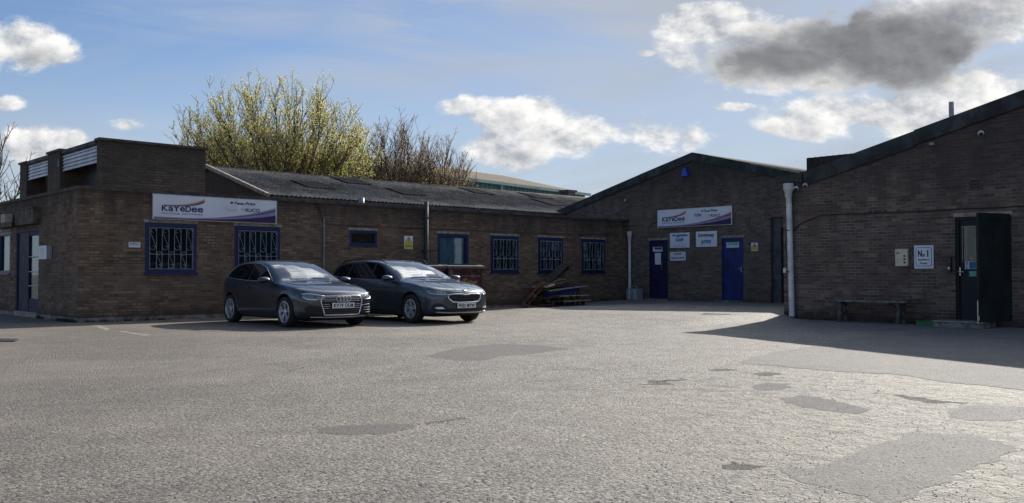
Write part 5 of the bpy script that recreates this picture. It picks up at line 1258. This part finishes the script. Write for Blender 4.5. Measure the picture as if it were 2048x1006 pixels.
for mir in (False, True):
    sd = (0,1,0)
    W1 = [(-.72,-Y,.97),(-.92,-Y,1.09),(-1.2,-Y,1.22),(-1.42,-Y,1.30),(-1.62,-Y,1.345),(-1.66,-Y,.985)]
    W2 = [(-1.74,-Y,.985),(-1.70,-Y,1.355),(-2.1,-Y,1.375),(-2.45,-Y,1.37),(-2.62,-Y,1.34),(-2.66,-Y,1.02)]
    W3 = [(-2.74,-Y,1.03),(-2.70,-Y,1.345),(-3.0,-Y,1.32),(-3.25,-Y,1.26),(-3.42,-Y,1.11),(-3.3,-Y,1.06)]
    surround = B.patch([(-.66,-Y,.955),(-.92,-Y,1.105),(-1.2,-Y,1.235),(-1.42,-Y,1.315),(-1.66,-Y,1.368),(-2.1,-Y,1.39),(-2.6,-Y,1.378),(-3.0,-Y,1.338),(-3.28,-Y,1.27),(-3.47,-Y,1.09),(-3.3,-Y,1.045),(-2.6,-Y,1.0),(-1.6,-Y,.965)], sd, 'window_surround', M['car_black'], .002, mirror=mir)
    for Wp in (W1, W2, W3): B.patch(Wp, sd, 'side_window', M['side_glass'], .006, surround, mirror=mir)
    B.line([(-.68,-Y,.95),(-1.6,-Y,.962),(-2.6,-Y,.995),(-3.35,-Y,1.045)], sd, .005, 'window_trim', M['chrome'], surround, .003, mirror=mir)
    B.line([(-.5,-Y,.88),(-.5,-Y,.6),(-.5,-Y,.3),(-.6,-Y,.25),(-1.55,-Y,.25),(-1.68,-Y,.32),(-1.70,-Y,.95)], sd, .005, 'door_seam', M['car_black'], None, -.001, mirror=mir)
    B.line([(-1.70,-Y,.32),(-1.78,-Y,.25),(-2.2,-Y,.25),(-2.33,-Y,.42),(-2.6,-Y,.72),(-2.70,-Y,.99)], sd, .005, 'door_seam', M['car_black'], None, -.001, mirror=mir)
    B.line([(-.1,-Y,.80),(-1.0,-Y,.825),(-2.6,-Y,.85),(-3.4,-Y,.88)], sd, .010, 'crease_line', M['paint_b'], None, -.003, mirror=mir)
    for x in (-1.47, -2.52): B.line([(x,-Y,.84),(x-.17,-Y,.845)], sd, .014, 'door_handle', M['paint_b'], None, .022, mirror=mir)
    B.line([(-.55,-Y,.26),(-1.4,-Y,.26),(-2.2,-Y,.27)], sd, .016, 'sill_trim', M['car_black'], None, -.006, mirror=mir)
    Ph = [(.82,-.43,.665),(.80,-.50,.70),(.70,-.64,.725),(.60,-.755,.74),(.48,-.82,.742),(.50,-.82,.70),(.62,-.77,.655),(.75,-.62,.635),(.8,-.50,.635)]
    hl = B.patch(Ph, (-.85,.45,0), 'headlight', M['lamp'], .004, mirror=mir, seg=.04)
    B.line([(.8,-.5,.645),(.75,-.62,.645),(.62,-.77,.665),(.52,-.815,.70)], (-.85,.45,0), .006, 'light_strip', M['lamp_white'], hl, .007, mirror=mir)
    for yq in (-.52, -.60, -.68): B.line([(.79,yq,.66),(.77,yq-.03,.70)], (-.85,.45,0), .013, 'lamp_pod', M['satin'], hl, -.004, mirror=mir)
    it = B.patch([(.84,-.40,.275),(.84,-.50,.36),(.80,-.60,.445),(.72,-.72,.46),(.66,-.78,.41),(.64,-.80,.33),(.72,-.74,.285),(.84,-.50,.275)], (-.85,.35,0), 'side_intake', M['mesh'], .003, mirror=mir, seg=.05)
    B.patch([(.82,-.54,.335),(.80,-.60,.375),(.73,-.70,.375),(.70,-.74,.355),(.76,-.68,.33)], (-.85,.35,0), 'fog_light', M['lamp_white'], .010, it, mirror=mir, seg=.04)
    B.line([(.70,-.36,.87),(.45,-.5,.9),(.1,-.64,.95),(-.38,-.72,.97)], (0,0,-1), .004, 'bonnet_seam', M['car_black'], None, -.001, mirror=mir)
    B.line([(.80,-.2,.87),(.45,-.27,.9),(.0,-.33,.95),(-.3,-.36,.97)], (0,0,-1), .012, 'bonnet_crease', M['paint_b'], None, -.006, mirror=mir)
    B.patch([(-3.78,-.45,.85),(-3.78,-.5,.98),(-3.6,-.80,1.0),(-3.45,-.88,.99),(-3.5,-.87,.90),(-3.7,-.78,.85)], (.7,.6,0), 'tail_light', M['tail'], .004, mirror=mir, seg=.06)
    B.mirror_(-.76, 1.0, 1.0, M['paint_b'], 1 if mir else -1)
    mb = MB(); mb.smooth = True; s_ = 1 if mir else -1
    pts = [(-1.35,s_*.60,1.345),(-1.5,s_*.62,1.42),(-1.8,s_*.63,1.455),(-2.4,s_*.63,1.47),(-3.0,s_*.62,1.44),(-3.3,s_*.60,1.37)]; mb.tube(pts, .014, 6); B.part(mb, 'roof_rail', M['car_black'])
    for ax in (0, -2.69): B.line([(ax+math.cos(t)*.384,-Y,.335+math.sin(t)*.384) for t in [R(-8+i*12) for i in range(17)]], sd, .012, 'arch_lip', M['paint_b'], None, -.004, mirror=mir)
ws = B.patch([(-.52,-.73,.98),(-.55,-.69,1.05),(-.95,-.63,1.2),(-1.25,-.575,1.31),(-1.42,-.53,1.355),(-1.42,-.27,1.392),(-1.42,0,1.402),(-1.42,.27,1.392),(-1.42,.53,1.355),(-1.25,.575,1.31),(-.95,.63,1.2),(-.55,.69,1.05),(-.52,.73,.98),(-.47,.37,1.012),(-.47,0,1.025),(-.47,-.37,1.012)], (-1,0,0), 'windscreen', M['car_glass'], .003, seg=.08)
B.patch([(-3.7,-.58,1.06),(-3.5,-.52,1.27),(-3.5,0,1.30),(-3.5,.52,1.27),(-3.7,.58,1.06)], (1,0,0), 'rear_window', M['car_glass'], .003, seg=.08)
for s_ in (-1, 1): B.line([(-.49,s_*.05,1.03),(-.49,s_*.5,1.01)], (-1,0,0), .006, 'wiper', M['car_black'], ws, .012)
G = [(.88,-.34,.655),(.88,-.12,.655),(.88,-.06,.64),(.88,.06,.64),(.88,.12,.655),(.88,.34,.655),(.88,.465,.64),(.88,.45,.56),(.88,.36,.485),(.88,.2,.47),(.88,-.2,.47),(.88,-.36,.485),(.88,-.45,.56),(.88,-.465,.64)]
gr = B.patch(G, f, 'front_grille', M['mesh'], .004, seg=.06); B.line(G, f, .017, 'chrome_surround', M['chrome'], gr, .006, closed=True)
for i in range(25):
    y = -.42+.84*i/24; zt_ = .645 if abs(y) > .1 else .63; zl = .485 if abs(y) < .35 else .55; B.line([(.88,y,zl),(.88,y,zt_)], f, .0055, 'grille_slat', M['darkgrey'], gr, .007, n=4)
fx0 = B.proj((.88,0,.4), f, 0)[0].x
q, nn = B.proj((.80,0,.9), (0,0,-1), .006)
mb = MB(); mb.smooth = True; mb.lathe([(0,.004),(.04,.003),(.045,0),(.05,-.004)], q, nn, 20); em = B.part(mb, 'badge', M['chrome']); 
mb = MB(); mb.prism([q+nn*.005+Vector((.02,-.02,0)), q+nn*.005+Vector((-.005,.025,.003)), q+nn*.005+Vector((-.02,-.01,.006))], nn*.002); B.part(mb, 'winged_arrow', M['car_black'], em)
B.plate((fx0+.024, 0, .40), 'FH22 MYW')
B.patch([(.88,-.62,.30),(.88,-.45,.345),(.88,.45,.345),(.88,.62,.30),(.88,.5,.25+.02),(.88,-.5,.27)], f, 'lower_intake', M['mesh'], .003, seg=.06)
B.line([(.86,-.70,.262),(.88,-.4,.245),(.88,.4,.245),(.86,.70,.262)], f, .014, 'splitter', M['satin'], None, .002)
for x in (0, -SB['wb']):
    for sd_ in (-1, 1): B.wheel(x, sd_, [(-.12,-.2,.016,.03),(.12,.22,.016,.026)])
mb = MB(); mb.box(-3.4, .5, -.6, .6, .15, .3); B.part(mb, 'underbody', M['under'])
B.finish()
# ================================================================== TREES
def leafmat(name, a, b):
    m, nt, p = nodes(name); out = nt.nodes['Material Output']; P = pos(nt)
    gi = N(nt, 'ShaderNodeNewGeometry').outputs['Random Per Island']
    col = mix(nt, gi, a, b); nt.links.new(col, p.inputs['Base Color']); p.inputs['Roughness'].default_value = .6
    tr = N(nt, 'ShaderNodeBsdfTranslucent'); nt.links.new(mix(nt, .5, col, tuple(min(1, c*1.6) for c in b)), tr.inputs[0])
    mx = N(nt, 'ShaderNodeMixShader', ins={0: .6}); nt.links.new(p.outputs[0], mx.inputs[1]); nt.links.new(tr.outputs[0], mx.inputs[2]); nt.links.new(mx.outputs[0], out.inputs[0]); return m
M['leaf'] = leafmat('spring_leaf', (.3,.3,.09), (.6,.55,.22)); M['leaf_green'] = leafmat('green_leaf', (.14,.17,.035), (.36,.36,.1)); M['bud'] = leafmat('brown_bud', (.25,.16,.08), (.45,.32,.15))
M['bark'] = mat('grey_brown_bark', (.11,.088,.068), .95, var=.3, scale=3, bmp=.4)
def tree(name, label, base, top, rx, zc, nl, nsub, ntw, leaves, lsz, lm, seed, group=None, fork=1.2, spread=1.0, zlow=None, tw=.011):
    rnd = random.Random(seed); root = thing(name, label, 'tree', base, group)
    T = MB(); T.smooth = True; Lf = MB()
    H = top-base.z
    T.tube([base+Vector((0,0,-.3)), base+Vector((.03,0,fork*.5)), base+Vector((0,.02,fork))], .035*H**.9, 10, .028*H**.9)
    ctr = Vector((base.x, base.y, base.z+zc)); rz = H-zc
    def leaf(p, d):
        for _ in range(rnd.choice((1,1,2))):
            s = lsz*rnd.uniform(.6,1.25); n = Vector((rnd.gauss(0,1), rnd.gauss(0,1), rnd.gauss(0,1))).normalized(); u = n.orthogonal().normalized(); w = n.cross(u)
            q = p+Vector((rnd.uniform(-1,1), rnd.uniform(-1,1), rnd.uniform(-1,1)))*lsz*.8
            Lf.add([q, q+u*s*.5+w*s*.38, q+u*s, q+u*s*.5-w*s*.38], [(0,1,2,3)])
    for i in range(nl):
        a = 2.399963*i+rnd.uniform(-.2,.2); rr = math.sqrt((i+.5)/nl)
        # target on a dome with uneven radius
        ph = rr*R(100)*spread; ph = min(ph, R(104)); rad = rnd.uniform(.9,1.02)
        tgt = ctr+Vector((math.cos(a)*math.sin(ph)*rx*rad, math.sin(a)*math.sin(ph)*rx*rad, math.cos(ph)*rz*rad))
        st = base+Vector((math.cos(a)*.1, math.sin(a)*.1, fork*rnd.uniform(.7,1.25)))
        mid = st.lerp(tgt, .45)+Vector((math.cos(a)*rx*.12*math.sin(ph), math.sin(a)*rx*.12*math.sin(ph), -H*.02))
        mid = Vector((base.x+(mid.x-base.x)*1.02, base.y+(mid.y-base.y)*1.02, mid.z))
        pts = [((1-t)**2)*st+2*(1-t)*t*mid+t*t*tgt for t in [k/9 for k in range(10)]]
        pts = [p+Vector((rnd.gauss(0,.04), rnd.gauss(0,.04), 0))*(k > 0) for k, p in enumerate(pts)]
        T.tube(pts, .0085*H*rnd.uniform(.75,1.25), 5, tw*1.2, cap=False)
        for j in range(nsub):
            t = 1-.72*rnd.random()**1.2; k = min(8, int(t*9)); f = t*9-k; p = pts[k].lerp(pts[k+1], f); td = (pts[k+1]-pts[k]).normalized()
            b = rnd.uniform(0, 6.28); o = Vector((math.cos(b), math.sin(b), rnd.uniform(-.1,.7))); d = (td*.9+o*.75+Vector((0,0,.55))).normalized()
            ln = H*rnd.uniform(.07,.17)*(1.15-t*.45); e = p+d*ln; e2 = e+(d+Vector((0,0,.6))).normalized()*ln*.45
            T.tube([p, p.lerp(e, .5)+Vector((0,0,-.03)), e, e2], tw*1.5, 3, tw*.6, cap=False)
            for q in range(ntw):
                s = rnd.uniform(.25,1); pp = p.lerp(e, s) if rnd.random() < .6 else e.lerp(e2, rnd.random()); b = rnd.uniform(0, 6.28)
                dd = (d*.6+Vector((math.cos(b), math.sin(b), rnd.uniform(.2,1.1)))).normalized(); l2 = ln*rnd.uniform(.25,.6); pe = pp+dd*l2
                T.tube([pp, pe], tw*.8, 3, tw*.5, cap=False)
                for _ in range(leaves): leaf(pp.lerp(pe, rnd.uniform(.2,1.1)), dd)
            for _ in range(leaves): leaf(e.lerp(e2, rnd.uniform(0,1.05)), d)
    T.build('trunk', M['bark'], root, fix=False)
    if Lf.v: Lf.build('crown', lm, root, fix=False)
    return root
def tz(py, depth): return 1+(548-py)/F*depth
tree('leafing_tree', 'tall spreading tree with fresh yellow green leaves behind the corrugated roof', dep(556, 44), tz(190,44)+.0, 4.45, 6.6, 70, 20, 5, 7, .062, M['leaf'], 11, fork=3.6)
tree('leafing_bush', 'low yellow green bush behind the corrugated roof ridge, right of the tall leafing tree', dep(690, 42), tz(312,42), 1.35, 4.2, 26, 12, 4, 5, .07, M['leaf_green'], 5, fork=1.0)
tree('bare_tree', 'bare twiggy tree right of the leafing tree', dep(792, 50), tz(258,50), 2.3, 6.0, 34, 20, 4, 2, .06, M['bud'], 21, 'bare trees before the green warehouse', fork=3.6, tw=.012)
tree('bare_tree', 'smaller bare tree with a few brown buds, rightmost of the trees', dep(880, 49), tz(288,49), 1.75, 5.2, 26, 15, 4, 2, .06, M['bud'], 33, 'bare trees before the green warehouse', fork=3.4, tw=.011)
tree('budding_tree', 'leafless tree with a few buds beyond the left office wall', dep(-25, 34), tz(262,34), 1.35, 3.9, 12, 7, 2, 1, .05, M['bud'], 44, fork=2.2, tw=.014)
# ================================================================== SKY
w = bpy.data.worlds.new('World'); sc.world = w; w.use_nodes = True; nt = w.node_tree
for n in list(nt.nodes): nt.nodes.remove(n)
out = N(nt, 'ShaderNodeOutputWorld'); bg = N(nt, 'ShaderNodeBackground', ins={'Strength': .086}); nt.links.new(bg.outputs[0], out.inputs[0])
SUN_EL = R(29.5); SD = Vector((.966, .258, 0))*math.cos(SUN_EL)+Vector((0,0,math.sin(SUN_EL)))
sky = N(nt, 'ShaderNodeTexSky', sky_type='NISHITA'); sky.sun_disc = False; sky.sun_elevation = SUN_EL; sky.sun_rotation = math.atan2(SD.x, SD.y); sky.altitude = 50; sky.air_density = 1.0; sky.dust_density = .35; sky.ozone_density = 1.8
tc = N(nt, 'ShaderNodeTexCoord').outputs['Generated']
def dot(v):
    n = N(nt, 'ShaderNodeVectorMath', operation='DOT_PRODUCT', ins={0: tc}); n.inputs[1].default_value = v; return n.outputs['Value']
fwd = dot(FW); rgt = dot(RT); up = dot((0,0,1)); ff = math_(nt, 'MAXIMUM', fwd, .12)
A_ = math_(nt, 'DIVIDE', rgt, ff); B_2 = math_(nt, 'DIVIDE', up, ff)
def puff(v, det=8):
    a = noise(nt, v, 7.0, det, .63, 0.0)
    wv = N(nt, 'ShaderNodeVectorMath', operation='MULTIPLY_ADD', ins={0: N(nt, 'ShaderNodeTexNoise', ins={'Vector': v, 'Scale': 16.0, 'Detail': 3.0}).outputs['Color']}); wv.inputs[1].default_value = (.05,.05,0); nt.links.new(v, wv.inputs[2])
    vo = N(nt, 'ShaderNodeTexVoronoi', feature='F1', ins={'Vector': wv.outputs[0], 'Scale': 15.0})
    return math_(nt, 'MULTIPLY_ADD', math_(nt, 'SUBTRACT', .42, vo.outputs['Distance']), .16, a)
def clouds(A_, B_2, det=7, n1=None):
    v = N(nt, 'ShaderNodeCombineXYZ', ins={0: A_, 1: math_(nt, 'MULTIPLY', B_2, 1.5)}).outputs[0]
    n1 = n1 or puff(v, det)
    m = None
    for (px, py, rx, ry, s) in CL:
        a = (px-1024)/F; b = (548-py)/F
        da = math_(nt, 'DIVIDE', math_(nt, 'SUBTRACT', A_, a), rx/F); db = math_(nt, 'DIVIDE', math_(nt, 'SUBTRACT', B_2, b), ry/F)
        r = math_(nt, 'SQRT', math_(nt, 'ADD', math_(nt, 'MULTIPLY', da, da), math_(nt, 'MULTIPLY', db, db)))
        t = math_(nt, 'MULTIPLY', math_(nt, 'MAXIMUM', math_(nt, 'SUBTRACT', 1.25, r), 0.0), s)
        m = t if m is None else math_(nt, 'MAXIMUM', m, t)
    return math_(nt, 'ADD', math_(nt, 'MULTIPLY', m, .75), math_(nt, 'MULTIPLY', math_(nt, 'SUBTRACT', n1, .5), 2.5)), m, n1
CL = [(40,88,110,62,1),(100,110,60,30,.8),(15,207,50,20,.8),(55,290,105,48,1),(245,250,40,14,.45),
      (935,212,90,30,.9),(1065,232,125,52,1),(1160,268,100,50,1),(1005,298,90,46,.95),(1140,292,50,22,.8),(1310,268,130,48,1),(1225,262,60,30,.8),(1390,275,50,20,.7),(1000,225,120,30,.8),
      (1470,213,45,10,.55),(1290,104,22,7,.45),(1640,336,26,12,.6),
      (1620,95,260,80,1),(1700,125,290,62,1),(1440,50,120,45,1),(1850,60,260,110,1),(1590,150,170,34,.9),(1980,20,160,90,1),
      (1790,232,250,52,.95),(1990,190,170,80,1),(1640,250,110,20,.7),(2250,200,250,150,1),(2300,-60,400,200,1)]
d0, m0, n0 = clouds(A_, B_2)
dens = math_(nt, 'MULTIPLY', ramp(nt, d0, .05, .40), ramp(nt, m0, .0, .12))
# thickness core (grey undersides): same field looked up lower down / away from the sun
CL2 = [(1610,118,230,62,1.3),(1760,90,260,95,1.6),(1900,90,140,90,1.2),(1500,112,120,42,1.1),(1720,30,180,60,1.0),(1240,292,110,20,.6),(1010,312,50,16,.5),(1120,280,60,18,.45),(30,110,80,28,.6),(40,310,80,26,.6),(1830,250,150,26,.5),(2300,0,300,120,.8)]
CLs = CL; CL = CL2; d1, m1, _ = clouds(A_, B_2, 6, n0)
core = ramp(nt, d1, .06, .85)
v = N(nt, 'ShaderNodeCombineXYZ', ins={0: math_(nt, 'ADD', A_, .008), 1: math_(nt, 'MULTIPLY_ADD', B_2, 1.5, .014)}).outputs[0]
emb = math_(nt, 'SUBTRACT', n0, puff(v, 7))
emb = ramp(nt, emb, -.10, .08, 0, 1, False)
# rest of the dome: scattered cloud
pz = math_(nt, 'MAXIMUM', up, .05)
v3 = N(nt, 'ShaderNodeCombineXYZ', ins={0: math_(nt, 'DIVIDE', dot((1,0,0)), pz), 1: math_(nt, 'DIVIDE', dot((0,1,0)), pz)}).outputs[0]
nb = noise(nt, v3, 1.1, 7, .58); back = ramp(nt, math_(nt, 'MULTIPLY_ADD', ramp(nt, dot(SD), .55, .95), .12, nb), .56, .66)
isback = math_(nt, 'MAXIMUM', ramp(nt, fwd, .75, .55), ramp(nt, up, .36, .5)); isback = math_(nt, 'MULTIPLY', isback, ramp(nt, up, .0, .06))
front = math_(nt, 'SUBTRACT', 1.0, isback)
D = math_(nt, 'ADD', math_(nt, 'MULTIPLY', dens, front), math_(nt, 'MULTIPLY', back, isback))
Cc = math_(nt, 'ADD', math_(nt, 'MULTIPLY', core, front), math_(nt, 'MULTIPLY', ramp(nt, nb, .58, .75), isback))
# thin high streaks
v4 = N(nt, 'ShaderNodeCombineXYZ', ins={0: math_(nt, 'MULTIPLY_ADD', A_, 1.6, math_(nt, 'MULTIPLY', B_2, 2.2)), 1: math_(nt, 'MULTIPLY', math_(nt, 'MULTIPLY_ADD', A_, -.18, B_2), 9.0)}).outputs[0]
cir = math_(nt, 'MULTIPLY', ramp(nt, noise(nt, v4, 1.3, 7, .62, .5), .42, .72), ramp(nt, A_, -.6, .45, .35, 1.1))
sgl = dot(SD); glow = ramp(nt, sgl, .6, 1.0, 0, 1)
skyc = mix(nt, 1.0, sky.outputs[0], (.66,.82,1.04), 'MULTIPLY')
SKW = (4.2,4.6,5.3)
vm = None
for (px, py, rx, ry, s_) in ((1150,30,520,130,1),(1350,120,300,90,.8),(420,25,300,60,.5),(720,150,260,60,.45),(200,300,260,80,.5),(1250,190,200,60,.7)):
    a = (px-1024)/F; b = (548-py)/F
    da = math_(nt, 'DIVIDE', math_(nt, 'SUBTRACT', A_, a), rx/F); db = math_(nt, 'DIVIDE', math_(nt, 'SUBTRACT', B_2, b), ry/F)
    r2 = math_(nt, 'ADD', math_(nt, 'MULTIPLY', da, da), math_(nt, 'MULTIPLY', db, db)); t = math_(nt, 'MULTIPLY', ramp(nt, r2, 1.6, .0), s_)
    vm = t if vm is None else math_(nt, 'MAXIMUM', vm, t)
v5 = N(nt, 'ShaderNodeCombineXYZ', ins={0: math_(nt, 'MULTIPLY', A_, 2.0), 1: math_(nt, 'MULTIPLY', math_(nt, 'MULTIPLY_ADD', A_, .12, B_2), 13.0)}).outputs[0]
veil = math_(nt, 'MULTIPLY', vm, ramp(nt, noise(nt, v5, 1.6, 8, .62, .6), .3, .68))
skyc = mix(nt, math_(nt, 'MULTIPLY', veil, math_(nt, 'MULTIPLY', front, .9)), skyc, (5.2,5.6,6.3))
skyc = mix(nt, ramp(nt, up, .30, .04, 0, .6), skyc, (5.6,5.9,6.3))
skyc = mix(nt, math_(nt, 'MULTIPLY', cir, .75), skyc, SKW)
skyc = mix(nt, math_(nt, 'MULTIPLY', glow, .6), skyc, (4.4,4.7,5.2))
lit = mix(nt, emb, (4.3,4.6,5.1), (9.7,9.6,9.4))
Cc = math_(nt, 'MULTIPLY', Cc, ramp(nt, up, .34, .5, 1, .8))
grey = mix(nt, emb, (1.75,1.85,2.0), (2.7,2.75,2.9))
cc = mix(nt, Cc, lit, grey)
fin = mix(nt, D, skyc, cc)
hb = math_(nt, 'MULTIPLY', ramp(nt, up, .3, .48), ramp(nt, sgl, .6, .98)); hb = math_(nt, 'MULTIPLY_ADD', math_(nt, 'MULTIPLY', hb, math_(nt, 'MULTIPLY_ADD', D, .94, .06)), 2.6, 1.0)
fin = N(nt, 'ShaderNodeVectorMath', operation='SCALE', ins={0: fin, 'Scale': hb}).outputs[0]
nt.links.new(fin, bg.inputs[0])
sl = bpy.data.lights.new('sun', 'SUN'); sl.energy = 5.0; sl.angle = R(.53); sl.color = (1.0,.95,.87)
so = bpy.data.objects.new('sun', sl); C.objects.link(so); so.rotation_euler = (-SD).to_track_quat('-Z', 'Y').to_euler(); so.location = (20, 5, 20)
cd = bpy.data.cameras.new('camera'); co = bpy.data.objects.new('camera', cd); C.objects.link(co); sc.camera = co
cd.sensor_width = 36; cd.lens = 36*F/2048; cd.clip_end = 3000; cd.clip_start = .05
co.location = CAM; fdir = FW*math.cos(PIT)+Vector((0,0,math.sin(PIT))); co.rotation_euler = fdir.to_track_quat('-Z', 'Y').to_euler()
sc.view_settings.view_transform = 'Standard'; sc.view_settings.look = 'None'; sc.view_settings.exposure = .29; sc.view_settings.gamma = 1
w.cycles.sampling_method='MANUAL'; w.cycles.sample_map_resolution=256
sc.render.resolution_x = 1024; sc.render.resolution_y = 503
